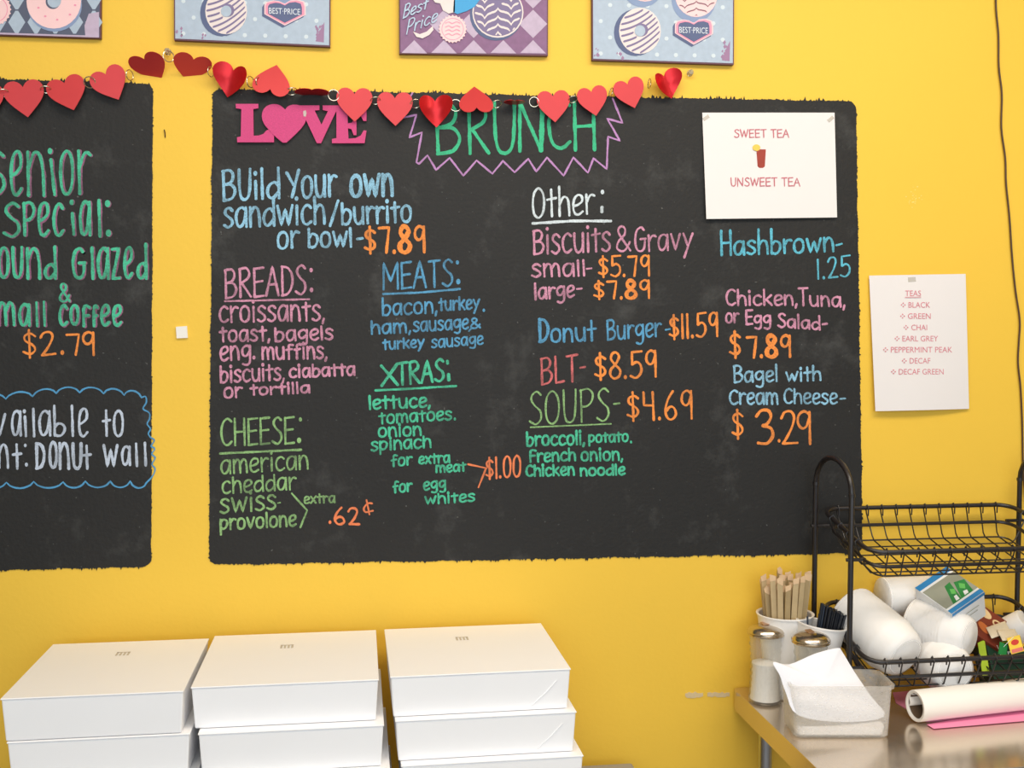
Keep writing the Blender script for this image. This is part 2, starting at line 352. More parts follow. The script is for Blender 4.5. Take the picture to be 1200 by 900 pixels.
class Ink:
    """collects chalk strokes given in photo measure and lays them on the board as thin relief"""
    n = 0
    def __init__(s, yy=-.0016): s.mb = MB(); s.yy = yy
    def stroke(s, pts, t, closed=False, jit=.12):
        P = []
        for i, p in enumerate(pts):                       # resample
            P.append(V((p[0], p[1], 0)))
        Q = []
        m = len(P)
        for i in range(m if closed else m - 1):
            a, b = P[i], P[(i + 1) % m]; k = max(1, int((b - a).length / 2.2))
            Q += [a.lerp(b, j / k) for j in range(k)]
        if not closed: Q.append(P[-1])
        n = len(Q); t = t * .9
        if n < 2: return
        Lf, Rt = [], []; ph = random.uniform(0, 9)
        for i in range(n):
            a = Q[i - 1] if (i or closed) else Q[i]; b = Q[(i + 1) % n] if (i < n - 1 or closed) else Q[i]
            d = (b - a)
            if d.length < 1e-6: d = V((1, 0, 0))
            d.normalize(); nn = V((-d.y, d.x, 0))
            ww = t / 2 * (1 + .13 * math.sin(i * .5 + ph))
            Lf.append(Q[i] + nn * ww * (1 + random.uniform(-jit, jit))); Rt.append(Q[i] - nn * ww * (1 + random.uniform(-jit, jit)))
        Ink.n += 1; dz = (Ink.n % 40) * .000006
        pl = Lf + Rt; vs = [W(p.x, p.y, YY(s.yy, p.x, p.y) - dz - (i_ % n) * .0000012) for i_, p in enumerate(pl)]; fs = []
        for i in range(n if closed else n - 1):
            j = (i + 1) % n; fs.append((i, n + i, n + j, j))
        s.mb.add(vs, fs)
        if not closed:
            for e, sg in ((0, -1), (n - 1, 1)):
                a = Q[e]; b = Q[min(1, n - 1)] if e == 0 else Q[e - 1]; d = (a - b).normalized(); nn = V((-d.y, d.x, 0))
                arc = [a + (nn * math.cos(u) + d * math.sin(u)) * t / 2 for u in [PI * k / 6 for k in range(7)]]
                s.mb.add([W(p.x, p.y, YY(s.yy, p.x, p.y) - dz) for p in arc], [tuple(range(7))[::-1]])
    def dot(s, x, y, r):
        pts = [(x + math.cos(a) * r * .85, y + math.sin(a) * r * 1.1) for a in [2 * PI * k / 12 for k in range(12)]]
        Ink.n += 1; dz = (Ink.n % 40) * .000006
        s.mb.add([W(p[0], p[1], YY(s.yy, p[0], p[1]) - dz) for p in pts], [tuple(range(12))])
    def word(s, txt, x0, x1, y0, y1, cap, t, xh=None, bold='', slant=0, pad=0):
        """ink from x0 to x1, baseline from y0 to y1, capital height cap, pen width t"""
        gl = []; cur = 0
        for ch in txt:
            wd, g = G[ch]; gl.append((ch, cur, bez(g, xh if ch.islower() else None))); cur += wd + .55
        xs = [c + p[0] for ch, c, st in gl for k, ps in st for p in ps]
        lo, hi = min(xs), max(xs); a0, a1 = x0 + t / 2, x1 - t / 2
        sx = (a1 - a0) / (hi - lo) if hi - lo > .5 else cap / 10
        if hi - lo <= .5: a0 = (x0 + x1) / 2
        sy = (cap - t * .7) / 10
        for ch, c, st in gl:
            jy = random.uniform(-.25, .25) * cap / 25
            tt = t * (1.65 if ch in bold else 1)
            for k, ps in st:
                def m(p):
                    X = a0 + (c + p[0] - lo) * sx + slant * p[1] * sy
                    u = (X - x0) / max(1, x1 - x0)
                    return (X, y0 + (y1 - y0) * u - t * .35 - p[1] * sy + jy)
                q = [m(p) for p in ps]
                if k == 'd': s.dot(q[0][0], q[0][1], tt * .72); continue
                if k in 'so': q = [(p.x, p.y) for p in crom([(a, b, 0) for a, b in q], 5, k == 'o')]
                s.stroke(q, tt, k == 'o')
        return s
    def line(s, pts, t, smooth=False):
        if smooth: pts = [(p.x, p.y) for p in crom([(a, b, 0) for a, b in pts], 6)]
        s.stroke(pts, t); return s
    def out(s, parent, m, label, name='handwriting'):
        return s.mb.build(name, m, parent, label=label)

B = main_board
i = Ink()
for ch, x0, x1, yb, cap in (('B', 508, 541, 182.5, 62), ('R', 546, 575, 181, 60), ('U', 577, 605, 181, 63), ('N', 607, 637, 179, 60), ('C', 641, 670, 176, 60), ('H', 671, 699, 177, 59)):
    i.word(ch, x0, x1, yb, yb - .5, cap, 4.4)
i.line([(636, 122), (634, 176)], 6.2)
i.out(B, C_GRN, 'large green word BRUNCH')
i = Ink()
i.line([(483.4, 109), (479, 116), (474, 128), (472, 138), (488, 134.5), (480, 161), (494.5, 155), (488, 190), (491, 192)], 2.4)
i.line([(491, 192), (501, 182), (511, 199), (527, 185), (543, 206), (558.5, 188), (577, 203.5), (589.5, 188.5), (603, 202), (619, 186), (628.5, 201), (641, 184.5), (660.5, 206), (672, 184.5), (689, 202.5), (695.5, 185.5), (711, 198), (712.5, 160), (726.5, 165), (711.5, 139), (729.5, 144), (718, 115.5)], 2.4)
i.out(B, C_LAV, 'lavender zigzag line around the word BRUNCH', 'drawn_border')
i = Ink()
i.word('BUild', 259, 329, 236.5, 233, 38, 3.8, .6).word('Y', 334, 352, 233, 232, 34, 3.8).word('our', 352.5, 396, 233.5, 231, 34, 3.8, .8)
i.word('own', 409, 462, 232, 230.5, 35, 4.8, .78)
i.word('sandwich', 261, 382, 268, 263, 34, 3.6, .72).word('/', 385, 398, 266, 266, 32, 3.6).word('burrito', 399, 483, 264, 261, 27, 3.6, .78)
i.word('or', 324, 352, 293, 291, 28, 3.5, .75).word('bowl', 360, 413, 291, 290, 24, 3.5, .8).line([(418.5, 280), (425, 279.3)], 3)
i.out(B, C_BLUE, 'light blue words BUild Your own sandwich/burrito or bowl')
Ink().word('$7.89', 426, 499, 298, 296.5, 33, 3.6, bold='8').out(B, C_OR, 'orange price $7.89 beside the sandwich heading')
i = Ink()
i.word('BREADS', 262, 359, 350.5, 346, 36, 3.0).dot(364.6, 316.5, 2.4); i.dot(365, 339.7, 2.6)
i.line([(263.6, 353), (300, 352.2), (362.4, 350.6)], 2.4)
i.word('croissants,', 256, 381, 378.5, 376.5, 24, 3, .83).word('toast,', 256, 317, 401.5, 400, 19.5, 3, .74).word('bagels', 321, 391, 401, 398.5, 17.5, 3, .8)
i.word('eng.', 257, 299, 424, 421, 24, 3, .72).word('muffins,', 306, 384, 422, 421, 19, 3, .82)
i.word('biscuits,', 257, 334, 449.5, 446, 21, 3, .74).word('ciabatta', 338, 417, 443.5, 440.5, 16, 3, .75)
i.word('or', 261.5, 285, 467.5, 466, 17, 3, .78).word('tortilla', 292, 364, 464, 461, 14.5, 3, .7)
i.out(B, C_PINK, 'pink list headed BREADS')
i = Ink()
i.word('CHEESE', 258, 346, 523, 520.5, 33, 2.8).dot(352, 491.5, 2.3); i.dot(350.5, 516, 3)
i.line([(258, 531.5), (300, 529.5), (353, 527)], 2.8)
i.word('american', 258, 362, 556.5, 550, 22, 2.6, .78).word('cheddar', 259.5, 348, 579.5, 574, 20, 2.6, .78)
i.word('swiss', 257, 324, 602.5, 597.5, 23, 2.9, .78).line([(325.5, 589.5), (328.5, 589)], 1.6)
i.word('provolone', 257, 348, 622, 617, 19, 2.9, .72)
i.line([(342, 578.4), (360, 598), (352, 618)], 2.4)
i.word('extra', 355.5, 393.5, 590.8, 589.5, 12.5, 2.4, .72)
i.out(B, C_PALE, 'pale green list headed CHEESE')
i = Ink().word('62', 391, 422.5, 615, 616, 21.5, 3); i.dot(386.7, 612, 2)
i.line([(436, 590), (431, 590), (426.5, 595.5), (428.5, 600), (437, 598.5)], 2.4, True).line([(429.5, 586), (433, 603)], 2)
i.out(B, C_CORAL, 'orange price of 62 cents')
i = Ink()
i.word('MEATS', 448, 531, 340.5, 336, 33, 2.9).dot(536, 307.5, 2.3); i.dot(537, 330, 3)
i.line([(449, 344.5), (490, 343), (539, 338.7)], 2.8)
i.word('bacon,', 447, 513, 370.5, 367.5, 22, 2.8, .64).word('turkey', 513, 563, 365, 362.5, 16.5, 2.8, .74).dot(567, 363.6, 1.8)
i.word('ham,', 434, 482, 392.5, 390, 17, 2.8, .74).word('sausage', 483.5, 550, 389.5, 386, 16, 2.6, .8).word('&', 551, 564, 386, 385, 13.5, 2.4).line([(552, 385), (549.5, 388)], 2)
i.word('turkey', 447.5, 498, 410.5, 407.5, 13.5, 2.6, .76).word('sausage', 505, 567, 408.5, 404, 13.5, 2.4, .82)
i.out(B, C_DBLUE, 'mid blue list headed MEATS')
i = Ink()
i.word('X', 445, 468, 453.5, 452, 27, 3.8).word('TRAS', 464, 521, 452.5, 447.5, 28, 3.4)
i.line([(524.3, 423.5), (524.4, 425.5)], 4.2).line([(525.6, 439), (525.9, 445)], 4.6)
i.line([(440, 457.5), (480, 455.6), (534.4, 452.3)], 2.9)
i.word('lettuce,', 431.5, 505, 480.5, 477.5, 17.5, 3, .7).word('tomatoes', 443, 530, 497.5, 492.5, 14.5, 2.7, .8).dot(533, 491, 1.7)
i.word('onion', 442.5, 494.5, 513, 511, 15, 2.9, .8).word('spinach', 434, 506, 529.5, 525, 15, 2.7, .8)
i.word('for', 457.5, 484, 548, 545, 15, 2.7, .7).word('extra', 490, 528, 544.5, 542.5, 13, 2.6, .75).word('meat', 510, 547, 554.5, 552.5, 12, 2.6, .78)
i.word('for', 459.5, 484, 578.5, 576, 15, 2.7, .7).word('egg', 495.5, 523, 575.5, 573, 14, 2.6, .76).word('whites', 497, 557, 592, 588, 13, 2.6, .78)
i.out(B, C_MINT, 'mint green list headed XTRAS')
i = Ink().word('$1.00', 568.5, 611, 562.5, 559, 26.5, 2.6)
i.line([(548.5, 544), (570, 548.7)], 2.2).line([(569.5, 549), (560.7, 571)], 2.2)
i.out(B, C_CORAL, 'orange price $1.00 with a bracket')
i = Ink()
i.word('Other', 623, 698, 256.5, 251, 36.5, 2.9, .66).dot(706, 225, 2.5); i.line([(705.5, 243), (705.3, 248)], 4.4)
i.line([(624.4, 261.8), (670, 259), (715.7, 259)], 3.6)
i.out(B, C_WH, 'white underlined heading Other')
i = Ink()
i.word('Biscuits', 623.5, 716, 299, 295, 30, 3, .8).word('&', 722, 740, 295.5, 295, 31, 2.6).word('Gravy', 743, 813, 295.5, 293, 30, 2.7, .66)
i.word('small', 622, 686, 325.5, 324, 20, 3, .82).line([(687.5, 315), (693, 314.4)], 2.4)
i.word('large', 625.5, 674, 352, 348.5, 21, 3, .68).line([(676, 338.6), (682, 338)], 2.2)
i.out(B, C_PINK, 'pink words Biscuits & Gravy, small and large')
Ink().word('$5.79', 700.5, 762, 325.5, 324, 26, 2.8).out(B, C_OR, 'orange price $5.79')
Ink().word('$7.89', 695, 762, 351.5, 350, 23, 2.9, bold='8').out(B, C_OR, 'orange price $7.89 of the large gravy')
i = Ink().word('D', 630, 644, 402, 401, 29, 4).word('onut', 644.5, 699.5, 402, 400, 28, 3.2, .58).word('Burger', 710, 776, 399.5, 394.5, 25, 2.7, .66)
i.line([(780, 386.5), (785, 385.6)], 2.2)
i.out(B, C_DBLUE, 'mid blue words Donut Burger')
Ink().word('$11.59', 783.5, 842, 398.5, 394.5, 30, 3).out(B, C_OR, 'orange price $11.59')
Ink().word('BLT', 632.5, 678, 452, 447.5, 33, 2.9).line([(680, 431), (685.5, 430)], 2.6).out(B, C_SALM, 'salmon word BLT')
Ink().word('$8.59', 696, 770, 446, 442.5, 33, 3.2).out(B, C_OR, 'orange price $8.59')
i = Ink().word('SOUPS', 619.5, 714, 499, 493.5, 40, 2.4).line([(719.5, 473.4), (726, 472.6)], 2.2).line([(621.7, 500.7), (716, 496.7)], 1.9)
i.out(B, C_PALE, 'pale green underlined heading SOUPS')
Ink().word('$4.69', 734, 812, 494, 491.5, 35, 3).out(B, C_OR, 'orange price $4.69')
i = Ink()
i.word('broccoli,', 616, 686, 523.5, 521.5, 18, 3, .7).word('potato', 689, 737, 519.5, 518, 13, 2.6, .78).dot(739.5, 518, 1.6)
i.word('French', 620, 675.5, 542.5, 540.5, 16, 2.9, .7).word('onion,', 680, 730.5, 541, 540, 15, 2.8, .78)
i.word('Chicken', 615.5, 674, 559, 557.5, 14.5, 2.9, .75).word('noodle', 679, 733.5, 558.5, 557, 14, 2.9, .72)
i.out(B, C_MINT, 'mint green soup names')
i = Ink().word('Hashbrown', 843.5, 978, 300.5, 295.5, 31, 3.2, .55).line([(980, 287.4), (986.5, 285.6)], 2.4)
i.word('1', 955.5, 961, 328, 327.5, 24.5, 2.5).word('25', 969, 997, 327, 324.5, 26, 2.4); i.dot(965.3, 325.6, 1.9)
i.out(B, C_CYAN, 'cyan words Hashbrown 1.25')
i = Ink().word('Chicken,', 850, 935, 358.5, 358.5, 20, 2.8, .64).word('Tuna,', 934.5, 991, 359, 360.5, 22.5, 2.8, .56)
i.word('or', 849.5, 867, 379.5, 378.5, 17, 2.7, .72).word('Egg', 873, 904, 381, 381, 18.5, 2.8, .62).word('Salad', 910.5, 962, 384, 387.5, 18, 2.8, .62).line([(964, 380), (969, 379.4)], 3)
i.out(B, C_PINK, 'pink words Chicken, Tuna, or Egg Salad')
i = Ink().word('$', 854, 868.5, 420, 420, 33, 3.2).word('7.89', 873.5, 927.5, 420, 419.5, 27.5, 3.4, bold='8')
i.out(B, C_OR, 'orange price $7.89 of the egg salad')
i = Ink().word('Bagel', 858.5, 911.5, 449, 447.5, 21.5, 2.8, .62).word('with', 920, 963, 448, 446.5, 19, 2.8, .62)
i.word('Cream', 854, 912.5, 474.5, 474.5, 18, 2.8, .8).word('Cheese', 918, 982, 473.5, 474, 18.5, 2.6, .72).line([(984.5, 467.5), (990.5, 467)], 2.2)
i.out(B, C_BLUE, 'light blue words Bagel with Cream Cheese')
i = Ink().word('$', 857, 871.5, 514.5, 514.5, 35.5, 3).word('3', 884.5, 907.5, 522.5, 522, 43, 4).word('2', 914, 936, 521.5, 521, 41, 3.2).word('9', 933.5, 951, 521, 521, 40.5, 3.2); i.dot(913, 516.5, 2)
i.out(B, C_OR, 'orange price $3.29')

# left board
B = left_board
def left_words(i, dx=0, dy=0, ex=0):
    t = 4 + ex
    def w_(c, x0, x1, yb, cap, xh=1, tt=None): i.word(c, x0 + dx, x1 + dx, yb + dy, yb + dy, cap, (tt or t) + 0, xh)
    w_('S', -18, 6, 229.5, 53); w_('e', 11, 27, 229.5, 53.5); w_('n', 30.5, 53.5, 231, 54); i.line([(59.5 + dx, 187 + dy), (64 + dx, 228 + dy)], t); i.dot(58.5 + dx, 177 + dy, 3.3)
    w_('o', 69, 87, 229, 53.5); w_('r', 90, 108, 228.5, 53)
    w_('S', 2.5, 23.5, 278.5, 42, 1); w_('P', 25.5, 41.5, 277, 41); w_('e', 43.5, 58.5, 277.5, 41); w_('c', 61, 76, 277, 40); i.line([(84.8 + dx, 250 + dy), (86.5 + dx, 274.5 + dy)], t); i.dot(84 + dx, 237, 3.1)
    w_('a', 92, 107.5, 276.5, 42); w_('l', 112, 119.5, 278, 45); i.dot(126 + dx, 238.5 + dy, 3.8); i.dot(127 + dx, 273 + dy, 3.8)
    w_('r', -24, -6, 327, 38); w_('o', -3, 11.5, 326.5, 37.5); w_('U', 13, 27.5, 326.5, 38); w_('n', 30, 48.5, 327.5, 38); w_('d', 51, 67, 327.5, 40, .5)
    w_('G', 83.5, 101.5, 327, 37.5); w_('l', 104, 111.5, 327.5, 39); w_('a', 113, 129, 327.5, 38.5); w_('Z', 129.5, 142, 328.5, 38.5); w_('e', 144, 156.5, 327, 38); w_('d', 159.5, 173.5, 327.5, 43, .5)
    w_('&', 69, 83, 354.5, 23, 1, 3 + ex)
    w_('m', -5, 18.5, 382, 29); w_('a', 21, 36.5, 382.5, 27.5); w_('l', 40, 45.5, 383, 30, 1, 3.2 + ex); w_('l', 48.5, 54.5, 382.5, 30, 1, 3.2 + ex)
    w_('c', 68, 80.5, 382.5, 26); w_('o', 81, 93.5, 381.5, 25); w_('F', 96, 107, 383.5, 26.5); w_('F', 108, 116, 383, 26); w_('e', 117, 129.5, 382.5, 26); w_('e', 131, 143.5, 382.5, 26)
i = Ink(-.00140); left_words(i, 1.3, .6, .8); i.out(B, C_PINKSH, 'dusty pink shadow strokes behind the green letters')
i = Ink(-.0018); left_words(i); i.out(B, C_MINT, 'green words Senior special: Round Glazed & small coffee')
i = Ink().word('$', 26, 42.5, 419.5, 419.5, 34, 2.8).word('2', 46, 66.5, 418, 416, 29.5, 3).word('7', 76.5, 94, 417, 417, 27, 2.8).word('9', 96, 111.5, 417, 417, 29, 3.4); i.dot(73, 413.2, 2.6)
i.out(B, C_OR, 'orange price $2.79')
i = Ink()
def lw(c, x0, x1, yt, yb, xh=1, t=3.3): i.word(c, x0, x1, yb, yb, yb - yt, t, xh)
lw('A', -26, -9, 478, 511); lw('v', -8, 7.5, 484, 511); lw('a', 12.5, 26, 480.5, 511.5); i.line([(29.2, 488), (30.4, 511)], 3.3); i.dot(28.5, 482, 2.3)
lw('l', 36.5, 41.5, 478, 512.5); lw('a', 44.5, 60.5, 480.5, 511.5); lw('b', 62, 77.5, 474.5, 511.5, .45); lw('l', 81.5, 87, 474.5, 512); lw('e', 91, 104, 478, 512.5)
lw('t', 119, 130.5, 477, 512, .6); lw('o', 132, 145.5, 480, 512)
lw('n', -3, 11, 520, 549.5); lw('t', 13.5, 26.5, 517, 550.5, .6); i.dot(29.6, 522, 2); i.dot(31, 544.5, 2.2)
lw('D', 40.5, 53.5, 518, 550, 1, 4); lw('o', 56.5, 68, 517, 549.5, 1, 3.8); lw('n', 68, 82.5, 518, 550.5, 1, 3.8); lw('U', 83.5, 97, 518.5, 550.5, 1, 4); lw('t', 96, 108, 518, 550, .6)
lw('w', 120, 139, 520.5, 547.5); lw('a', 141.5, 154, 522, 546); i.line([(159.5, 520), (160.5, 546)], 3.3); i.line([(169.8, 519), (170.8, 545.5)], 3.3)
i.out(B, C_WBLUE, 'bluish white words Available to rent: Donut Wall')
i = Ink()
def sc(pts): return [(p[0] / 3.75, 440 + p[1] / 3.75) for p in pts]
def scal(v, h):
    out = []
    for a, b in zip(v[:-1], v[1:]):
        for k in range(8):
            t = k / 8; out.append((a[0] + (b[0] - a[0]) * t, a[1] + (b[1] - a[1]) * t - h * math.sin(PI * t) ** .62))
    return out + [v[-1]]
i.line(sc(scal([(-190, 120), (-85, 108), (25, 103), (143, 92), (247, 78), (350, 75), (455, 80), (545, 87), (622, 97)], 25)), 2.2)
i.line(sc([(622, 97), (640, 93), (643, 118), (630, 140), (632, 150), (656, 165), (657, 190), (647, 213), (661, 235), (652, 255), (662, 272), (678, 285), (665, 310), (680, 322), (667, 345), (682, 362), (668, 390), (682, 412), (668, 445), (640, 475)]), 1.9, True)
i.line(sc(scal([(-190, 475), (-90, 472), (28, 470), (148, 467), (277, 468), (375, 465), (485, 465), (572, 465), (645, 470)], -27)), 2.2)
i.out(B, C_SKY, 'sky blue scalloped cloud outline', 'drawn_border')

# ------------------------------------------------------------------ marks on the wall
o = MB().plate([W(x, y, -.004) for x, y in ((206, 383), (219, 382), (220, 396), (207, 396.5))], (0, .004, 0)).build('wall_plate', mat('white_plastic', (236, 232, 224), .4))
tag(recentre(o, W(213, 389)), 'small square white stick-on plate between the two chalkboards', 'sticker')
o = MB().tube([W(192.5, 152, -.001), W(193.3, 156, -.0022), W(193.6, 161, -.001)], .0011, 6).build('cut_mark', mat('dark_gouge', (70, 48, 20), .8), smooth=True)
tag(recentre(o, W(193, 156)), 'short dark nick in the yellow wall between the chalkboards', 'mark')
mb = MB()
for x0, x1 in ((803, 824), (829, 855)):
    pts = [(x0 + (x1 - x0) * k / 9, 811.5 + random.uniform(-1.2, 1.2)) for k in range(10)] + [(x1 - (x1 - x0) * k / 9, 817 + random.uniform(-1.4, 1.4)) for k in range(10)]
    mb.plate([W(x, y, -.0009) for x, y in pts], (0, .0009, 0))
o = mb.build('plaster_scrape', mat('bare_plaster', (214, 192, 150), .9, var=.12, scale=180))
tag(recentre(o, W(830, 814)), 'chipped pale plaster scrape beside the steel table', 'scrape')
mb = MB()
for k in range(26):
    a, r = random.uniform(0, 6.28), random.uniform(0, 15); x, y = 1072 + r * math.cos(a) * .7, 230 + r * math.sin(a); q = random.uniform(.4, 1.1)
    mb.plate([W(x + q * math.cos(u), y + q * math.sin(u) * .8, -.0006) for u in (0, 1.2, 2.5, 3.8, 5)], (0, .0006, 0))
o = mb.build('paint_flecks', mat('pale_fleck', (248, 222, 130), .8)); tag(recentre(o, W(1072, 230)), 'cluster of pale flecks on the yellow wall above the teas list', 'flecks'); o['kind'] = 'stuff'
mb = MB()
pts = [(1167, -250), (1164, -160), (1169, -80), (1167, 0), (1170, 40), (1170.5, 78), (1174, 110), (1173.5, 150), (1178, 185), (1179, 215), (1183, 255), (1186, 300), (1190, 340), (1195, 375), (1194, 400), (1193, 425), (1196, 455), (1198, 500), (1199, 550), (1203, 600), (1206, 660)]
mb.tube(crom([W(x, y, -.004) for x, y in pts], 5), .0019, 7)
o = mb.build('wall_cable', mat('dark_brown_cable', (74, 44, 24), .5), smooth=True); tag(recentre(o, W(1180, 250)), 'thin dark brown cable hanging down the right side of the wall', 'cable')

# ------------------------------------------------------------------ printed sheets
def font_mesh(txt):
    c = bpy.data.curves.new('t', 'FONT'); c.body = txt; c.resolution_u = 3
    o = bpy.data.objects.new('t', c); COL.objects.link(o)
    me = o.to_mesh(); vs = [v.co.copy() for v in me.vertices]; fs = [tuple(p.vertices) for p in me.polygons]
    o.to_mesh_clear(); bpy.data.objects.remove(o); bpy.data.curves.remove(c)
    return vs, fs
def put_text(mb, txt, x0, x1, yt, yb, yy, slope=0, thin=0):
    vs, fs = font_mesh(txt); lo = min(v.x for v in vs); hi = max(v.x for v in vs); bo = min(v.y for v in vs); to = max(v.y for v in vs)
    out = []
    for v in vs:
        x = x0 + (x1 - x0) * (v.x - lo) / (hi - lo); y = yb + (yt - yb) * (v.y - bo) / (to - bo) + slope * (x - x0)
        out.append(W(x, y, yy(x, y) if callable(yy) else yy))
    mb.add(out, fs)
def thin_text(mb, txt, x0, x1, yt, yb, yy, t=1.1):
    ik = Ink(yy); st = random.getstate()
    ik.word(txt, x0, x1, yb, yb, yb - yt + t * .5, t, None); mb.add(ik.mb.v, ik.mb.f)
PAPER = mat('white_printer_paper', (232, 227, 226), .7, var=.01)
PRINT = mat('dusty_red_print', (196, 112, 122), .8); PRINT2 = mat('rose_print', (214, 128, 140), .8)
TAPE = mat('clear_tape', (222, 216, 206), .25, alpha=.55)
def sheet(label, corners, curl):
    c = W(sum(p[0] for p in corners) / 4, sum(p[1] for p in corners) / 4)
    t = thing('paper_sheet', label, 'paper', (c.x, 0, c.z))
    TL, TR, BR, BL = [W(x, y, -.003) for x, y in corners]
    def fn(u, v):
        p = TL.lerp(TR, u).lerp(BL.lerp(BR, u), v); p.y -= curl(u, v); return p
    mb = MB().grid(fn, 16, 16); mb.grid(lambda u, v: fn(u, v) + V((0, .0003, 0)), 16, 16); mb.build('page', PAPER, t, smooth=True)
    return t
s1 = sheet('white landscape sheet printed SWEET TEA and UNSWEET TEA taped on the chalkboard', [(823, 132), (978, 132), (980, 255), (826.5, 257)], lambda u, v: .004 * v + .003 * (1 - u) * v)
def SY1(x, y): u, v = (x - 823) / 155, (y - 132) / 124; return -.0034 - .004 * v - .003 * (1 - u) * v - .0002
mb = MB(); thin_text(mb, 'SWEET TEA', 860, 925, 152, 161.5, SY1, 1.35); thin_text(mb, 'UNSWEET TEA', 856, 938, 208.5, 218.5, SY1, 1.35)
mb.build('printed_words', PRINT, s1, label='thin red printed words')
mb = MB(); mb.plate([W(x, y, -.0062) for x, y in ((886.5, 175), (897.5, 175), (896.3, 195), (894, 196.8), (890, 196.8), (887.8, 195))], (0, .0003, 0))
mb.build('printed_glass', mat('tea_brown_print', (160, 62, 48), .7, var=.2, scale=60), s1, label='brown iced tea glass picture')
mb = MB(); mb.plate([W(886.5 + 4.6 * math.cos(a), 173 + 3.9 * math.sin(a), -.0065) for a in [k * PI / 8 for k in range(16)]], (0, .0003, 0))
mb.build('printed_lemon', mat('lemon_print', (240, 200, 90), .7), s1, label='yellow lemon slice picture')
for x, y, r in ((827.5, 138, .6), (973.5, 139.5, .7)):
    MB().plate([W(x + a * math.cos(r) - b * math.sin(r), y - a * math.sin(r) - b * math.cos(r), -.0042) for a, b in ((-4, -2), (4, -2), (4, 2), (-4, 2))], (0, .0002, 0)).build('tape', TAPE, s1)
s2 = sheet('white portrait sheet listing seven teas, taped to the yellow wall right of the chalkboard', [(1018, 323), (1131, 321), (1135, 479), (1023.5, 481.5)], lambda u, v: .006 * math.sin(PI * u) * v + .007 * (1 - u) ** 2 * v + .002)
def Y2(x, y): u, v = (x - 1018) / 115, (y - 322) / 158; return -.0054 - .006 * math.sin(PI * min(1, max(0, u))) * v - .007 * (1 - u) ** 2 * v - .0002
mb = MB()
rows = [('BLACK', 1064.7, 1090, 357.3), ('GREEN', 1064, 1090.6, 370.4), ('CHAI', 1068, 1086.5, 383.7), ('EARL GREY', 1057.5, 1099.3, 396.8), ('PEPPERMINT PEAK', 1044, 1116, 409.8), ('DECAF', 1066, 1090.3, 422.8), ('DECAF GREEN', 1053.3, 1105.8, 435.6)]
put_text(mb, 'TEAS', 1060.8, 1079.4, 340.4, 347, Y2); mb.plate([W(1060.5, 348, -.0082), W(1079.5, 347.8, -.0082), W(1079.5, 348.5, -.0082), W(1060.5, 348.7, -.0082)], (0, .0002, 0))
for t_, x0, x1, y in rows:
    put_text(mb, t_, x0, x1, y - 3.3, y + 3.3, Y2)
    cx = x0 - 6.2
    for dx, dy in ((0, -2), (0, 2), (-2, 0), (2, 0)):
        mb.plate([W(cx + dx + a, y + dy + b, Y2(cx, y) - .0002) for a, b in ((0, -1), (1, 0), (0, 1), (-1, 0))], (0, .0002, 0))
mb.build('printed_words', PRINT2, s2, label='rose printed tea names with diamond bullets')
MB().plate([W(x, y, -.0058) for x, y in ((1064, 325), (1073, 324.6), (1073.4, 330), (1064.4, 330.5))], (0, .0002, 0)).build('tape', TAPE, s2)

# ------------------------------------------------------------------ donut pictures (deep panels with flat print)
SIDEM = mat('purple_brown_panel_edge', (96, 58, 76), .6)
PBLUE = mat('pale_blue_print', (172, 188, 206), .6, var=.13, scale=90)
NAVY = mat('navy_print', (84, 96, 134), .6, var=.1, scale=60); SLATE = mat('slate_blue_print', (132, 152, 188), .6)
CREAM = mat('cream_print', (228, 216, 214), .6, var=.06, scale=90); STRIPE = mat('mauve_stripe_print', (124, 112, 150), .6)
PINKP = mat('pink_print', (238, 150, 178), .6); PPINK = mat('pale_pink_print', (246, 206, 208), .6)
DOTP = mat('pale_dot_print', (206, 218, 226), .6); LIL = mat('lilac_print', (190, 172, 196), .6, var=.14, scale=110)
PURP = mat('purple_print', (134, 96, 134), .6, var=.22, scale=90); WORN = mat('worn_purple_print', (158, 124, 158), .7)
DGREY = mat('dark_slate_print', (84, 90, 112), .6, var=.1, scale=50); SKYP = mat('bright_blue_print', (62, 160, 216), .6)
LETW = mat('white_lettering_print', (222, 230, 240), .6); BROWNP = mat('brown_stripe_print', (132, 96, 110), .6)
PD = .011
def panel(label, TL, TR, BR, BL, face):
    c = W((TL[0] + BR[0]) / 2, (TL[1] + BR[1]) / 2)
    t = thing('donut_picture', label, 'picture', (c.x, 0, c.z), 'donut pictures above the chalkboards')
    pn = MB().plate([W(x, y, -PD) for x, y in (TL, TR, BR, BL)], (0, PD - .0005, 0)).build('panel', SIDEM, t)
    def sh(x, y, k=.985):
        cx = (TL[0] + TR[0]) / 2; cy = (TL[1] + BL[1]) / 2
        return W(cx + (x - cx) * k, cy + (y - cy) * k, -PD - .0003)
    MB().plate([sh(*p) for p in (TL, TR, BR, BL)], (0, .0003, 0)).build('printed_ground', face, pn)
    return t
LY = [0]
def flat(t, name, polys, m, lay, label=None):
    mb = MB()
    for k_, q in enumerate(polys): mb.plate([W(x, y, -PD - .0003 - lay * .0003 - (k_ % 12) * .000012) for x, y in q], (0, .00025, 0))
    return mb.build(name, m, t, label=label)
def disc(cx, cy, rx, ry=None, n=28, wob=0, nw=16):
    ry = ry or rx
    return [(cx + (rx + (wob * math.cos(nw * a))) * math.cos(a), cy + (ry + wob * math.cos(nw * a)) * math.sin(a)) for a in [2 * PI * k / n for k in range(n)]]
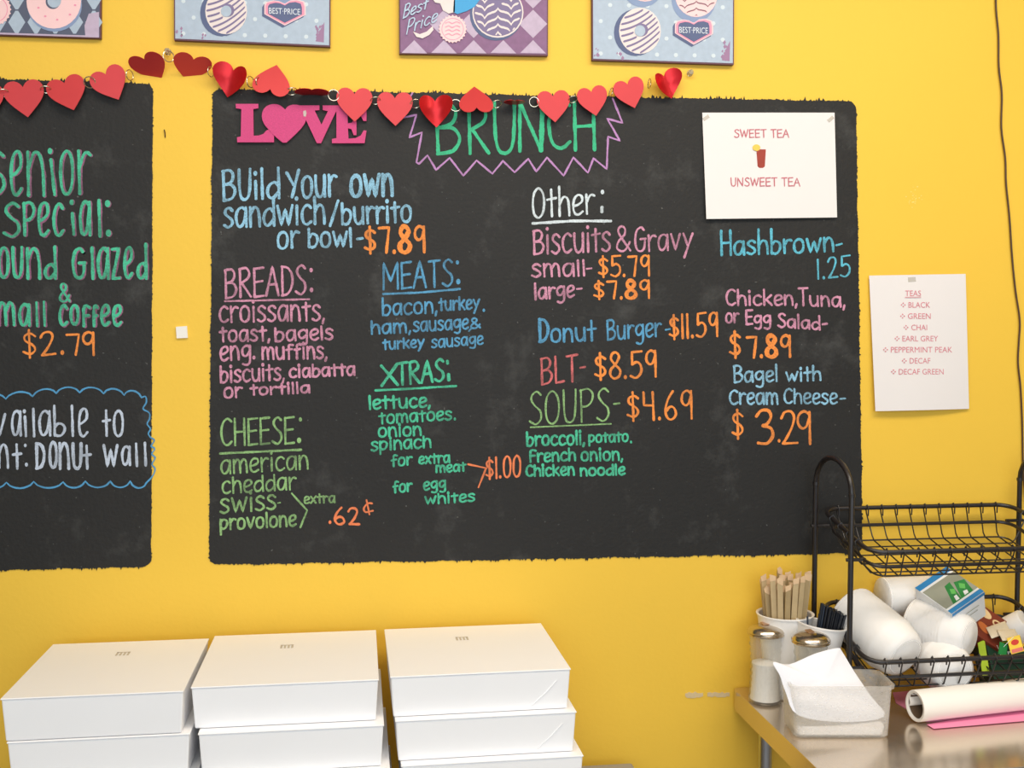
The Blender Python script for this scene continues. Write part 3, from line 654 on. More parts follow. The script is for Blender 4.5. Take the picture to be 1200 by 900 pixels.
def ringdisc(cx, cy, rx, ry, hx, hy, hr, a0=0):
    """donut outline as one polygon with a bridge"""
    n = 30; o = [(cx + rx * math.cos(2 * PI * k / n), cy + ry * math.sin(2 * PI * k / n)) for k in range(n + 1)]
    h = [(hx + hr * math.cos(2 * PI * k / 14), hy + hr * math.sin(2 * PI * k / 14)) for k in range(15)][::-1]
    return o + h
def bands(cx, cy, rx, ry, hx, hy, hr, n, wdt, tilt, bend, zig=0, y_from=-1):
    polys = []
    for k in range(n):
        c = (k + .5) / n * 2 - 1; seg = []
        for j in range(41):
            u = j / 40 * 2 - 1
            y = c * 1.15 + bend * (((u + 1) / 2) ** 2 * 1.5 - .25) + tilt * u
            if zig:
                m_ = round(u / .54); y += zig * (1 if m_ % 2 else -.7) * math.exp(-abs(u - m_ * .54) / .09) - .06 * u
            if u * u + y * y < .93 and math.hypot(u * rx + cx - hx, y * ry + cy - hy) > hr: seg.append((cx + u * rx, cy + y * ry))
            else:
                if len(seg) > 2: polys.append(seg)
                seg = []
        if len(seg) > 2: polys.append(seg)
    out = []
    for s in polys:
        out.append([(x, y - wdt / 2 * (.5 if i in (0, len(s) - 1) else 1)) for i, (x, y) in enumerate(s)] + [(x, y + wdt / 2 * (.5 if i in (0, len(s) - 1) else 1)) for i, (x, y) in reversed(list(enumerate(s)))])
    return out
def polka(label, x0, y0, x1, y1, sx, lead):
    """pale blue polka dot picture whose bottom edge runs (x0,y0)-(x1,y1)"""
    sl = (y1 - y0) / (x1 - x0); H = 245
    t = panel(label, (x0 - 1, y0 - H), (x1 + 1, y1 - H), (x1, y1), (x0, y0), PBLUE)
    def P(a, b): return (x0 + a * sx, y0 - b + sl * a * sx * .6)
    dots = []
    for r in range(12):
        for c in range(8):
            a, b = 10 + c * 22 + (11 if r % 2 else 0), 8 + r * 19
            if a < 158: dots.append(disc(*P(a, b), 2.6, n=8))
    flat(t, 'dot_print', dots, DOTP, 1)['kind'] = 'stuff'
    def donut(a, b, rx, ry, kind):
        cx, cy = P(a, b); hx, hy = cx + 0, cy
        flat(t, 'shadow_print', [disc(cx - 5 if kind == 0 else cx - 3, cy + (2 if kind == 0 else 6), rx + 1, ry + .5)], SLATE if kind else NAVY, 2)
        flat(t, 'donut_print', [disc(cx, cy, rx, ry)], CREAM if kind == 0 else PPINK, 3, 'striped iced donut picture')
        flat(t, 'icing_print', bands(cx, cy, rx, ry, hx, hy, 7, 9 if kind == 0 else 8, 2.5 if kind == 0 else 1.5, -.10 if kind == 0 else 0, -.55 if kind == 0 else 0, 0 if kind == 0 else .16), STRIPE if kind == 0 else BROWNP, 4)
        flat(t, 'hole_print', [disc(hx + 2, hy - 1, 7.5, 7.5)], STRIPE, 5); flat(t, 'hole_print', [disc(hx, hy, 6.2, 6.6)], PBLUE, 6)
    donut(56, 34 + 1.5, 24.5, 27, 0)
    donut(122, 80, 25, 27, 1)
    donut(62, 96, 24, 26, 1)
    donut(110, 150, 30, 30, 0)
    bx, by = P(119, 35)
    hexa = [(-22, -9.5), (-20, -13), (-12, -15), (-6, -14), (0, -11), (6, -15), (14, -16), (21, -13.5), (22.5, -8), (22.5, 2), (0, 14.5), (-22, 1)]
    k = sx
    flat(t, 'badge_print', [[(bx + a * k - 2.5, by + b + 2.5) for a, b in hexa]], NAVY, 2)
    flat(t, 'badge_print', [[(bx + a * k, by + b) for a, b in hexa]], PPINK, 3, 'heart topped best price badge')
    flat(t, 'badge_print', [[(bx + a * .94 * k, by - .3 + b * .92) for a, b in hexa]], PINKP, 4)
    flat(t, 'badge_print', [[(bx + a * .82 * k, by - .3 + b * .8) for a, b in hexa]], NAVY, 5)
    mb = MB(); put_text(mb, 'BEST·PRICE', bx - 17 * k, bx + 16.5 * k, by - 6.5, by + .5, -PD - .0024, sl)
    mb.build('printed_words', LETW, t, label='white words BEST PRICE')
    w_ = []
    for (a, b, n) in ((6, 9, 5), (32, 5, 4), (156, 12, 16)):
        for _ in range(n):
            p = P(a + random.uniform(-4, 4), b + random.uniform(-8 if n > 9 else -4, 12 if n > 9 else 5)); q = random.uniform(.8, 2.2)
            w_.append([(p[0] - q, p[1]), (p[0], p[1] + q * 1.3), (p[0] + q, p[1] - .3), (p[0] + .2, p[1] - q * 1.6)])
    w_.append([P(161, 2), P(161 + .6, 26), P(156, 14), P(152, 3)])
    flat(t, 'worn_paint', w_, WORN, 1)
    return t
polka('pale blue polka dot donut picture, the last on the right', 694, 70.5, 860, 76, 1.0, 0)
polka('pale blue polka dot donut picture right above the gap between the chalkboards', 204, 47, 387, 55, 1.09, 0)
# purple harlequin picture
t = panel('purple and lilac diamond pattern picture with a zigzag iced donut', (467, 63 - 245), (643, 66 - 245), (642, 65.5), (468, 63), PURP)
def dia(cx, cy, a, b): return [(cx - a, cy), (cx, cy + b), (cx + a, cy), (cx, cy - b)]
pl = []
for r in range(0, 7):
    for c in range(-1, 6):
        cx, cy = 624.7 - 34.8 * c, 28 - 34.8 * r
        if 486 < cx < 626: pl.append(dia(cx, cy, 16.6, 16.6))
for c in range(-1, 5):
    cx = 624.7 - 17.4 * 0 - 34.8 * c; 
    if 480 < cx < 630: pl.append([(cx - 15, 62), (cx + 15, 62.6), (cx, 47)])
flat(t, 'diamond_print', pl, LIL, 1)
flat(t, 'donut_print', [disc(581.5, 17, 31, 30.5)], NAVY, 2); flat(t, 'donut_print', [disc(583.5, 14.5, 30, 29.7)], CREAM, 3, 'zigzag iced donut picture')
flat(t, 'donut_print', [disc(583.5, 14.3, 28.5, 28)], STRIPE, 4)
flat(t, 'icing_print', bands(583.5, 14.5, 28.5, 28, 583, -2, 7, 7, 2.6, 0, 0, .24), CREAM, 5)
flat(t, 'blob_print', [[(505, -30), (505, -4), (510, 3), (516, 4), (519, 12), (526, 16), (533, 14), (534, -30)]], CREAM, 6)
flat(t, 'blob_print', [[(534, -30), (531, 14), (536, 16.5), (547, 13), (556, 8), (562, 0), (566, -30)]], SKYP, 6, 'bright blue icing shape')
flat(t, 'seal_print', [disc(530.5, 34, 15.8, 15.8, n=72, wob=1, nw=24)], PPINK, 7, 'pale pink scalloped seal')
q = disc(530.5, 34, 13, 13, n=30); q2 = disc(530.5, 34, 12.3, 12.3, n=30)
flat(t, 'seal_print', [q + [q[0]] + [q2[0]] + q2[::-1]], PINKP, 8)
ik = Ink(-PD - .003); 
for k in range(4): ik.line([(522, 27 + k * 4.6), (526, 25.6 + k * 4.6), (530, 27.4 + k * 4.6), (535, 25.4 + k * 4.6), (539, 27 + k * 4.6)], 1, True)
ik.out(t, PINKP, 'curly pink lines on the seal', 'seal_lines')
ik = Ink(-PD - .0034)
def slantw(txt, x0, x1, y0, y1, cap, tt): ik.word(txt, x0, x1, y0, y1, cap, tt, .55, slant=.25)
slantw('Best', 471, 501, 22.5, 10, 16, 1.6); slantw('Price', 475, 512, 41, 25, 17, 1.5)
ik.out(t, mat('ice_blue_script_print', (176, 200, 222), .6), 'slanted script words Best Price', 'printed_words')
flat(t, 'swoosh_print', [[(484, 37), (492, 40), (500, 37), (507, 30.5), (508, 35), (503, 41), (495, 45), (488, 43)]], CREAM, 7)
# grey-blue diamond picture cut by the frame
t = panel('blue and slate diamond pattern picture with a pink donut, leftmost', (-71, 39 - 245), (119, 46 - 245), (118, 45), (-70, 39), DGREY)
pl = []
for r in range(8):
    for c in range(8):
        cx, cy = 110 - 22.6 * c, 26 - 28.5 * r
        if -62 < cx < 112: 
            a, b = 10, 13.4; pl.append([(cx - a, cy), (cx - 1.6, cy + b), (cx + 1.6, cy + b), (cx + a, cy), (cx + 1.6, cy - b), (cx - 1.6, cy - b)])
flat(t, 'diamond_print', pl, PBLUE, 1)
flat(t, 'worn_paint', [[(104, 16), (116, 14), (116, 43), (100, 42), (99, 30)], [(-68, 36), (116, 42), (116, 44), (-68, 38)]], LIL, 2)
flat(t, 'shadow_print', [disc(64, 6, 32, 31)], SLATE, 3)
flat(t, 'donut_print', [disc(63, 1.5, 32, 32)], PPINK, 4, 'pink iced donut picture')
flat(t, 'hole_print', [disc(62, 2, 8.5, 8.5)], DGREY, 5); flat(t, 'hole_print', [disc(63.5, 1, 8, 8)], PBLUE, 6)
flat(t, 'sprinkle_print', [disc(x, y, 1.6, 1.2, n=7) for x, y in ((45, 9), (53, 19), (67, 23), (82, 17), (88, 6), (40, -6), (84, -10), (70, -20), (55, -22))], PINKP, 5)
flat(t, 'seal_print', [disc(-6, 11, 18.5, 18.5, n=72, wob=1, nw=24)], PPINK, 4, 'pale pink scalloped seal')
q = disc(-6, 11, 15, 15, n=30); q2 = disc(-6, 11, 14.2, 14.2, n=30)
flat(t, 'seal_print', [q + [q[0]] + [q2[0]] + q2[::-1]], PINKP, 5)

# ------------------------------------------------------------------ pink LOVE letters
GLIT = mat('pink_glitter_foam', (206, 62, 124), .6, var=.35, scale=900, bump=.3, bscale=900)
def lp(pts): return [(260 + x / 6.667, 80 + y / 6.667) for x, y in pts]
love = thing('love_sign', 'pink glitter cut-out letters spelling LOVE with a heart for the O', 'sign', W(352, 145))
heart_c = []
hp = crom([(495, 322, 0), (515, 298, 0), (550, 285, 0), (600, 288, 0), (640, 315, 0), (660, 360, 0), (655, 412, 0), (625, 462, 0), (570, 520, 0), (505, 580, 0)], 3)
hp += crom([(475, 580, 0), (420, 535, 0), (362, 475, 0), (325, 425, 0), (312, 372, 0), (325, 322, 0), (360, 290, 0), (410, 279, 0), (455, 290, 0), (495, 322, 0)], 3)[:-1]
heart_c = [(p.x, p.y) for p in hp]
for name, pts, dz in (('letter', [(108, 278), (285, 278), (285, 312), (245, 318), (248, 527), (290, 525), (325, 512), (345, 488), (365, 478), (407, 520), (407, 578), (120, 578), (118, 540), (148, 532), (152, 318), (110, 312)], 0),
                      ('heart', heart_c, .0008),
                      ('letter', [(560, 290), (762, 290), (762, 325), (725, 330), (778, 440), (828, 335), (788, 325), (788, 290), (960, 290), (935, 330), (890, 340), (775, 585), (742, 585), (625, 335), (560, 325)], 0),
                      ('letter', [(895, 290), (1130, 290), (1130, 412), (1105, 410), (1075, 350), (1045, 330), (982, 330), (984, 430), (1015, 425), (1032, 400), (1052, 402), (1052, 522), (1030, 522), (1012, 475), (985, 468), (990, 550), (1045, 545), (1085, 525), (1108, 485), (1130, 487), (1115, 585), (860, 585), (860, 552), (895, 545)], .0004)):
    MB().plate([W(x, y, -.0075 - dz) for x, y in lp(pts)], (0, .005, 0)).build(name, GLIT, love)
MB().plate([W(x, y, -.0088) for x, y in lp([(635, 335), (655, 328), (662, 350), (655, 378), (638, 375)])], (0, .0003, 0)).build('tape', TAPE, love)

# ------------------------------------------------------------------ garland of foil hearts
gar = thing('heart_garland', 'garland of red foil hearts on silver rings strung above the chalkboards', 'garland', W(390, 110))
RED = mat('red_foil', (202, 56, 60), .42, .25, var=.06); DRED = mat('deep_red_shiny_foil', (200, 26, 34), .3, .5, var=.3, scale=40)
RINGM = mat('silver_ring', (210, 200, 180), .25, 1)
def heart_pts():
    h = crom([(0, .28, 0), (.07, .38, 0), (.2, .45, 0), (.36, .43, 0), (.475, .31, 0), (.5, .15, 0), (.44, -.02, 0), (.28, -.22, 0), (0, -.49, 0)], 2)
    return h + [V((-p.x, p.y, 0)) for p in h[1:-1]][::-1]
HP = heart_pts(); S = 1 / 590
def heart(cx, cy, wpx, rot, tiltx=0, tilty=0, m=RED, bend=.0, dy=-.016):
    c = W(cx, cy, dy); sz = wpx * S * (DIST + dy) / 2.15 * 1.02
    R = Matrix.Rotation(math.radians(tilty), 3, 'Z') @ Matrix.Rotation(math.radians(tiltx), 3, 'X') @ Matrix.Rotation(math.radians(90), 3, 'X') @ Matrix.Rotation(math.radians(rot), 3, 'Z')
    mb = MB(); n = len(HP)
    def q(p, z): 
        bz = bend * (p.x * p.x * 4) 
        return c + R @ V((p.x * sz, p.y * sz, z + bz * sz))
    ctr = V((0, .02, 0)); vs = []; fs = []
    for z in (.0003, -.0003):
        vs.append(q(ctr, z)); vs += [q(ctr.lerp(p, .55), z) for p in HP] + [q(p, z) for p in HP]
    for side in (0, 1):
        b = side * (2 * n + 1)
        for k in range(n):
            j = (k + 1) % n; A = [(b, b + 1 + k, b + 1 + j), (b + 1 + k, b + 1 + n + k, b + 1 + n + j, b + 1 + j)]
            fs += [f[::-1] if not side else f for f in A]
    b = 2 * n + 1
    for k in range(n):
        j = (k + 1) % n; fs.append((1 + n + k, 1 + n + j, b + 1 + n + j, b + 1 + n + k))
    mb.add(vs, fs).build('heart', m, gar, smooth=True, ang=50)
for a in ((-19, 119, 41, 4), (29, 115, 41, 8, 0, 0), (79.5, 109, 40, 19, -8, 0), (129.5, 98, 38, 26, 0, 0),
          (176, 79, 40, 16, 52, -10), (224, 79, 40, -12, 54, 10), (271, 94, 38, -16, 6, -14, DRED, .25), (319.5, 94, 40, 168, -20, 0),
          (415.5, 122, 39, 0), (463, 127, 39, 1), (510.5, 130, 37, 3, 0, 0, DRED, .3), (557.5, 117, 38, 182, -28, 0),
          (649, 124, 37.5, 5), (695, 118, 35, 12), (738.5, 109, 36, 18), (781.5, 99, 34, 22, 0, 10, DRED, .3)): heart(*a)
for x, y, wd in ((366, 108.5, 38), (602, 120, 24)):   # hearts hanging edge-on
    heart(x, y, wd, 0, 86, 0, DRED, .05)
def ring(x, y, r, ty, tx=0):
    c = W(x, y, -.016); R = Matrix.Rotation(math.radians(ty), 3, 'Z') @ Matrix.Rotation(math.radians(tx), 3, 'X')
    mb = MB(); mb.tube([c + R @ V((math.cos(a) * r * S, 0, math.sin(a) * r * S)) for a in [2 * PI * k / 18 for k in range(18)]], .0009, 6, closed=True); mb.build('ring', RINGM, gar, smooth=True)
for a in ((4, 109, 5.5, 20, 55), (53.8, 105, 5.5, 10, 60), (105, 96.5, 6, 0, 20), (152, 88, 5.5, 60), (197.5, 66, 6, 30), (247, 84, 5.5, 60), (293.5, 96, 6, 55), (303, 96, 5, 60), (342, 107, 6, 20, 60), (391, 111.5, 6, 0), (440, 118, 5.5, 10, 55), (487, 121.5, 6, 10, 50),
          (534, 123.5, 6.5, 0), (582, 122, 5.5, 20, 50), (626, 119.5, 5.5, 0), (671.5, 116.5, 5, 15, 50), (716, 108, 5, 60, 20), (761, 98, 5.5, 60, 10)): ring(*a)
HOOK = mat('clear_plastic_hook', (230, 222, 190), .15, trans=.7)
for k, (x, y) in enumerate(((197, 61), (808, 86))):
    c = W(x, y)
    o = MB().lathe([(.006, 0), (.0062, .002), (.004, .0035), (.0035, .009), (.0055, .011), (.004, .0125), (0, .0128)], c, Matrix.Rotation(PI / 2, 3, 'X'), 16).build('wall_hook', HOOK, smooth=True)
    tag(recentre(o, c), ['clear stick-on hook holding the garland between the two chalkboards', 'clear stick-on hook right of the last heart of the garland'][k], 'hook')

# ------------------------------------------------------------------ white boxes on a side table
BOXM = mat('white_cake_box_card', (250, 249, 250), .55, var=.012, scale=12)
LOGO = mat('pale_grey_print', (206, 196, 180), .7); WOODT = mat('grey_laminate', (150, 146, 140), .5)
BOXH = .0705; TOPZ = 1.045
tb = thing('side_table', 'low table mostly below the frame that carries the three stacks of white boxes', 'table', (-.1, -.2, 0))
MB().box((-.12, -.36, TOPZ - 4 * BOXH - .015), (1.3, .62, .03)).build('tabletop', WOODT, tb, bevel=.004)
for sx in (-.7, .46):
    for sy in (-.62, -.1): MB().box((sx, sy, (TOPZ - 4 * BOXH - .03) / 2), (.035, .035, TOPZ - 4 * BOXH - .03)).build('leg', mat('grey_steel_leg', (120, 120, 124), .4, .8), tb)
def cake_box(x0, x1, yf, z1, depth, rot, label, crease, logo):
    """x0..x1 front edge on the top face, z1 top"""
    w_ = x1 - x0; c = V(((x0 + x1) / 2, yf + depth / 2, z1 - BOXH)); M = Matrix.Rotation(rot, 3, 'Z')
    t = thing('cake_box', label, 'box', c, 'white boxes in three stacks', M)
    WMm = WM[t.name]
    def L(p): return WMm @ V(p)
    H = BOXH; e = .0035
    mb = MB(); k = .004                               # slightly flared folded tray with rounded corners
    a, b = w_ / 2, depth / 2
    vs = [(-a + k, -b + k, .0006), (a - k, -b + k, .0006), (a - k, b - k, .0006), (-a + k, b - k, .0006), (-a, -b, H - .003), (a, -b, H - .003), (a, b, H - .003), (-a, b, H - .003)]
    mb.add([L(p) for p in vs], [(0, 3, 2, 1), (0, 1, 5, 4), (1, 2, 6, 5), (2, 3, 7, 6), (3, 0, 4, 7), (4, 5, 6, 7)])
    mb.build('body', BOXM, t, bevel=.0022)
    mb = MB(); a2, b2 = a + .0012, b + .0012
    out = [L((-a2, -b2, H - .0029)), L((a2, -b2, H - .0029)), L((a2, b2, H - .0029)), L((-a2, b2, H - .0029))]
    mb.plate(out, (0, 0, .0026)); mb.build('lid', BOXM, t, bevel=.001)
    if crease:                                        # diagonal fold line of the tucked corner panel
        mb = MB()
        p = lambda u, v: L((-a + 2 * a * u, -b - .0008 + k * .98 * (1 - v), H * v))
        mb.tube([p(.78, .12), p(.86, .42), p(.925, .72)], .0007, 5); mb.build('fold_line', BOXM, t, smooth=True)
    if logo:
        mb = MB()
        for q in range(4):
            x = -.011 + q * .0065 + logo[0]; mb.plate([L((x, logo[1], H + .0001)), L((x + .0036, logo[1], H + .0001)), L((x + .0036, logo[1] + (.017 if q % 3 else .021), H + .0001)), L((x, logo[1] + (.017 if q % 3 else .021), H + .0001))], (0, 0, .0002))
        mb.plate([L((-.011 + logo[0], logo[1] + .018, H + .0001)), L((.011 + logo[0], logo[1] + .018, H + .0001)), L((.011 + logo[0], logo[1] + .021, H + .0001)), L((-.011 + logo[0], logo[1] + .021, H + .0001))], (0, 0, .0002))
        mb.build('printed_mark', LOGO, t, label='small pale grey mark')
    return t
def pxbox(pl, pr, lev, depth, label, crease=False, logo=None, rot=0):
    z = TOPZ - lev * BOXH; a, b = HZ(*pl, z), HZ(*pr, z)
    cake_box(a.x, b.x, (a.y + b.y) / 2, z, depth, rot, label, crease, logo)
order = ['topmost', 'second from the top', 'third from the top', 'lowest']
stacks = {
 'right': [((457, 793), (667, 783), True), ((463, 846), (673, 832), True), ((470, 899), (681, 883), False), ((474, 950), (686, 935), False)],
 'middle': [((223, 808), (443, 793), False), ((231, 864), (449, 845), False), ((238, 917), (456, 898), False), ((244, 970), (462, 950), False)],
 'left': [((-4, 824), (217, 804), False), ((4, 875), (224, 854), False), ((10, 928), (230, 907), False), ((18, 982), (238, 960), False)]}
for nm, L_ in stacks.items():
    for k, (a, b, cr) in enumerate(L_):
        pxbox(a, b, k, .292 if nm == 'right' else .30, f'white cardboard cake box, {order[k]} of the {nm} stack', cr, (-.012, .05) if k == 0 and nm != 'left' else ((.0, .06) if k == 0 else None), rot=(.01 if nm == 'right' else 0))

# ------------------------------------------------------------------ steel table
TZ = .888
STEEL = mat('brushed_stainless_steel', (222, 208, 190), .17, .85, var=.06, scale=6, bump=.04, bscale=60)
STL = mat('steel_leg', (196, 200, 208), .28, 1)
st = thing('steel_table', 'stainless steel prep table standing against the yellow wall at the right', 'table', (1.4, -.25, 0))
x0, x1, yb, yf = .752, 2.25, -.004, -.463
def rr(x0, x1, y0, y1, r, z, n=6):
    pts = []
    for cx, cy, a0 in ((x1 - r, y1 - r, 0), (x0 + r, y1 - r, PI / 2), (x0 + r, y0 + r, PI), (x1 - r, y0 + r, 1.5 * PI)):
        for k in range(n + 1): a = a0 + PI / 2 * k / n; pts.append(V((cx + r * math.cos(a), cy + r * math.sin(a), z)))
    return pts
MB().plate(rr(x0, x1, yf, yb, .012, TZ - .042), (0, 0, .042)).build('tabletop', STEEL, st, bevel=.006, seg=3, smooth=True)
LX = W(897, 870, -.09).x
for x, y in ((LX, -.09), (LX + .02, -.40), (2.17, -.11), (2.17, -.42)):
    MB().tube([(x, y, 0), (x, y, TZ - .042)], .0135, 16).build('leg', STL, st, smooth=True)
MB().box((1.5, -.26, .28), (1.36, .34, .02)).build('lower_shelf', STEEL, st, bevel=.003)

# ------------------------------------------------------------------ two tier wire basket stand
BLK = mat('black_coated_wire', (30, 26, 28), .38, var=.15, spec=.6)
PX, PY = W(956, 567, -.03).x, -.03; SPAN = W(1195, 567, -.03).x - PX; DEP = .165
sd = thing('wire_basket_stand', 'black two tier wire basket stand with arched ends on the steel table', 'basket stand', (PX + SPAN / 2, PY - DEP / 2, TZ))
ZB = W(956, 567, -.03).z
for x in (PX, PX + SPAN):
    pts = [V((x, PY, TZ + .004)), V((x, PY, TZ + .2)), V((x, PY, ZB))]
    for k in range(1, 12):
        a = PI * k / 12; pts.append(V((x, PY - DEP / 2 + math.cos(a) * DEP / 2, ZB + math.sin(a) * .062)))
    pts += [V((x, PY - DEP, ZB)), V((x, PY - DEP, TZ + .2)), V((x, PY - DEP, TZ + .004))]
    MB().tube(pts, .0052, 12).build('arch_frame', BLK, sd, smooth=True)
    for yy in (PY, PY - DEP):
        MB().lathe([(.0068, 0), (.007, .006), (.0054, .008)], (x, yy, TZ), None, 14).build('foot', BLK, sd, smooth=True)
        for z in (ZB - .002,): MB().tube([(x, yy, z), (x, yy, z + .006)], .0064, 12).build('collar', BLK, sd, smooth=True)
def basket(zr, zf, H, nm):
    """rim height zr at the back, zf at the front; basket depth H"""
    bk = MB(); yb_, yf_ = PY + .006, PY - DEP - .044
    def Z(y): return zr + (zf - zr) * (yb_ - y) / (yb_ - yf_)
    ax, bx = PX + .016, PX + SPAN - .016
    rim = [V((p.x, p.y, Z(p.y))) for p in rr(ax, bx, yf_, yb_, .034, 0)]
    root = MB().tube(rim, .0045, 10, closed=True).build('basket_rim', BLK, sd, smooth=True)
    i1, z1 = .010, H * .56
    rail = [V((p.x, p.y, Z(p.y) - z1)) for p in rr(ax + i1, bx - i1, yf_ + i1, yb_ - i1, .03, 0)]
    MB().tube(rail, .0036, 8, closed=True).build('rail', BLK, root, smooth=True)
    i2 = .026
    low = [V((p.x, p.y, Z(p.y) - H)) for p in rr(ax + i2, bx - i2, yf_ + i2, yb_ - i2, .02, 0)]
    MB().tube(low, .0017, 6, closed=True).build('wire', BLK, root, smooth=True)
    n = 12
    for k in range(n):                                # cross wires: rim - bottom - rim
        x = ax + .034 + (bx - ax - .068) * k / (n - 1)
        xb = ax + .040 + (bx - ax - .080) * k / (n - 1)
        P = lambda y, d, xx: V((xx, y, Z(y) - d))
        hook = lambda y, s: [P(y - s * .003, -.0065 + .013, x), P(y - s * .0085, .0005, x), P(y - s * .004, -.0062, x), P(y + s * .001, -.0064, x)]
        pts = [P(yf_ + .007, .014, x), P(yf_ + .0075, .001, x), P(yf_ + .002, -.0062, x), P(yf_ - .0052, -.001, x), P(yf_ - .001, .012, x), P(yf_ + i2 - .008, H - .006, xb), P(yf_ + i2, H + .0005, xb), P(yb_ - i2, H + .0005, xb), P(yb_ - i2 + .008, H - .006, xb), P(yb_ + .001, .012, x), P(yb_ + .0052, -.001, x), P(yb_ - .002, -.0062, x), P(yb_ - .0075, .001, x), P(yb_ - .007, .014, x)]
        MB().tube(pts, .0015, 6).build('wire', BLK, root, smooth=True)
    for k in range(4):                                # long wires: left rim - bottom - right rim
        y = yf_ + .05 + (yb_ - yf_ - .1) * k / 3
        P = lambda x, d: V((x, y, Z(y) - d))
        pts = [P(ax + .007, .014), P(ax + .0075, .001), P(ax + .002, -.0062), P(ax - .0052, -.001), P(ax - .001, .012), P(ax + i2 - .008, H - .006), P(ax + i2, H + .0035), P(bx - i2, H + .0035), P(bx - i2 + .008, H - .006), P(bx + .001, .012), P(bx + .0052, -.001), P(bx - .002, -.0062), P(bx - .0075, .001), P(bx - .007, .014)]
        MB().tube(pts, .0015, 6).build('wire', BLK, root, smooth=True)
    for x, ix in ((PX, ax + i1 + .003), (PX + SPAN, bx - i1 - .003)):      # stubs that carry the basket on the arches
        for yy in (PY, PY - DEP):
            MB().tube([(x - .009 if x == PX else x + .009, yy, Z(yy) - z1), (ix, yy, Z(yy) - z1)], .0035, 8).build('bracket', BLK, root, smooth=True)
    return Z, yb_, yf_
ZU = W(1000, 596, PY).z; ZUF = W(1100, 645.5, PY - DEP - .044).z
basket(ZU, ZUF, .056, 'upper')
ZL = W(1160, 700, PY).z; ZLF = W(1100, 773.5, PY - DEP - .044).z
ZFN, YB, YF = basket(ZL, ZLF, .062, 'lower')
print('basket z', ZU, ZUF, ZL, ZLF, PX, SPAN)

# ------------------------------------------------------------------ foam bowl stacks lying in the lower basket
FOAM = mat('white_foam', (252, 249, 246), .75, var=.015, sss=.15)
FILM = mat('thin_clear_wrap', (250, 248, 246), .35, alpha=.28)
bowl_me = None
def bowl_stack(p0, p1, r, n, label):
    """p0 back end, p1 end showing the bowl bottom"""
    global bowl_me
    d = (p1 - p0); L = d.length; ax = d.normalized()
    q = V((0, 0, 1)).rotation_difference(ax).to_matrix()
    t = thing('bowl_stack', label, 'foam bowls', p0, 'wrapped foam bowl stacks', q)
    hb = .045; step = (L - hb) / max(1, n - 1)
    if bowl_me is None:
        prof = [(.99, 0), (1.03, .0015), (1.035, .004), (.99, .006), (.97, .012), (.90, .030), (.80, .041), (.68, .045), (.30, .0435), (.26, .0455), (0, .0455)]
        mb = MB(); mb.lathe([(a * .05, b) for a, b in prof] , (0, 0, 0), None, 36)
        mb.v = [WM[t.name] @ p for p in mb.v]
        o = mb.build('bowl', FOAM, t, smooth=True, ang=60); bowl_me = o.data; first = o
    else:
        first = bpy.data.objects.new('bowl', bowl_me); COL.objects.link(first); first.parent = t
    first.scale = (r / .05,) * 2 + (1,)
    for k in range(1, n):
        o = first.copy(); COL.objects.link(o); o.parent = t; o.location = (0, 0, k * step)
    prof = [(r * .5, -.002), (r * 1.0, -.001)] + [(r * (1.045 + (.008 if k % 2 else -.004)), .004 + (L - hb) * k / 10) for k in range(11)] + [(r * .99, L - hb + .013), (r * .92, L - hb + .03), (r * .82, L - hb + .042), (r * .6, L + .0015), (r * .1, L + .002), (0, L + .002)]
    mb = MB(); mb.lathe(prof, (0, 0, 0), None, 36); mb.v = [WM[t.name] @ p for p in mb.v]
    mb.build('plastic_wrap', FILM, t, smooth=True, ang=80)
    return t
bowl_stack(W(997, 717, -.075), W(1061, 770, -.205), .054, 17, 'wrapped foam bowl stack at the left end of the lower basket, end facing front')
bowl_stack(W(1070, 729, -.095), W(1137, 748, -.19), .0465, 13, 'wrapped foam bowl stack under the blue tea carton with its round end showing')
bowl_stack(W(1034, 700, -.047), W(1112, 697, -.047), .0385, 12, 'wrapped foam bowl stack at the back of the lower basket, behind the others')
bowl_stack(W(1098, 774, -.15), W(1119, 786, -.218), .0485, 6, 'wrapped foam bowl stack lowest behind the front rim of the lower basket')

# ------------------------------------------------------------------ cartons and sachets in the lower basket
def carton(name, label, cat, o, e1, e2, n, faces, base, group=None):
    """o: corner, e1/e2 span the front face, n goes into the box; faces: (part, material, polygon in face uv, which, label)"""
    t = thing(name, label, cat, o, group)
    MB().para(o, e1, e2, n).build('carton', base, t, bevel=.0008)
    nn = n.normalized(); n2 = e2.normalized()
    for i_, (pn, m, poly, face, lb) in enumerate(faces):
        if face == 0: pts = [o + e1 * u + e2 * v - nn * (.0004 + .00015 * i_) for u, v in poly]; off = nn * .00025
        else: pts = [o + e1 * u + e2 + n * v + n2 * (.0004 + .00015 * i_) for u, v in poly]; off = -n2 * .00025
        MB().plate(pts, off).build(pn, m, t, label=lb)
    return t
TBLUE = mat('tea_carton_blue', (34, 132, 196), .45); TWH = mat('tea_carton_white', (236, 238, 240), .5); TGREY = mat('tea_carton_olive_grey', (150, 154, 140), .5, var=.15, scale=30)
TGRN = mat('sachet_green', (30, 130, 64), .4, var=.3, scale=80); TLG = mat('leaf_green', (96, 186, 92), .5); DNAVY = mat('carton_navy_edge', (46, 70, 122), .5)
o_ = W(1072, 689, -.105); e1 = W(1109, 664, -.092) - o_; e1n = e1.normalized(); d2 = W(1106, 726, -.192) - o_
d2 = (d2 - e1n * d2.dot(e1n)); e2 = d2; nr = e1n.cross(e2.normalized())
if nr.y < 0: nr = -nr
nvec = nr * .066
F0 = lambda a, b, c, d: [(a, b), (c, b), (c, d), (a, d)]
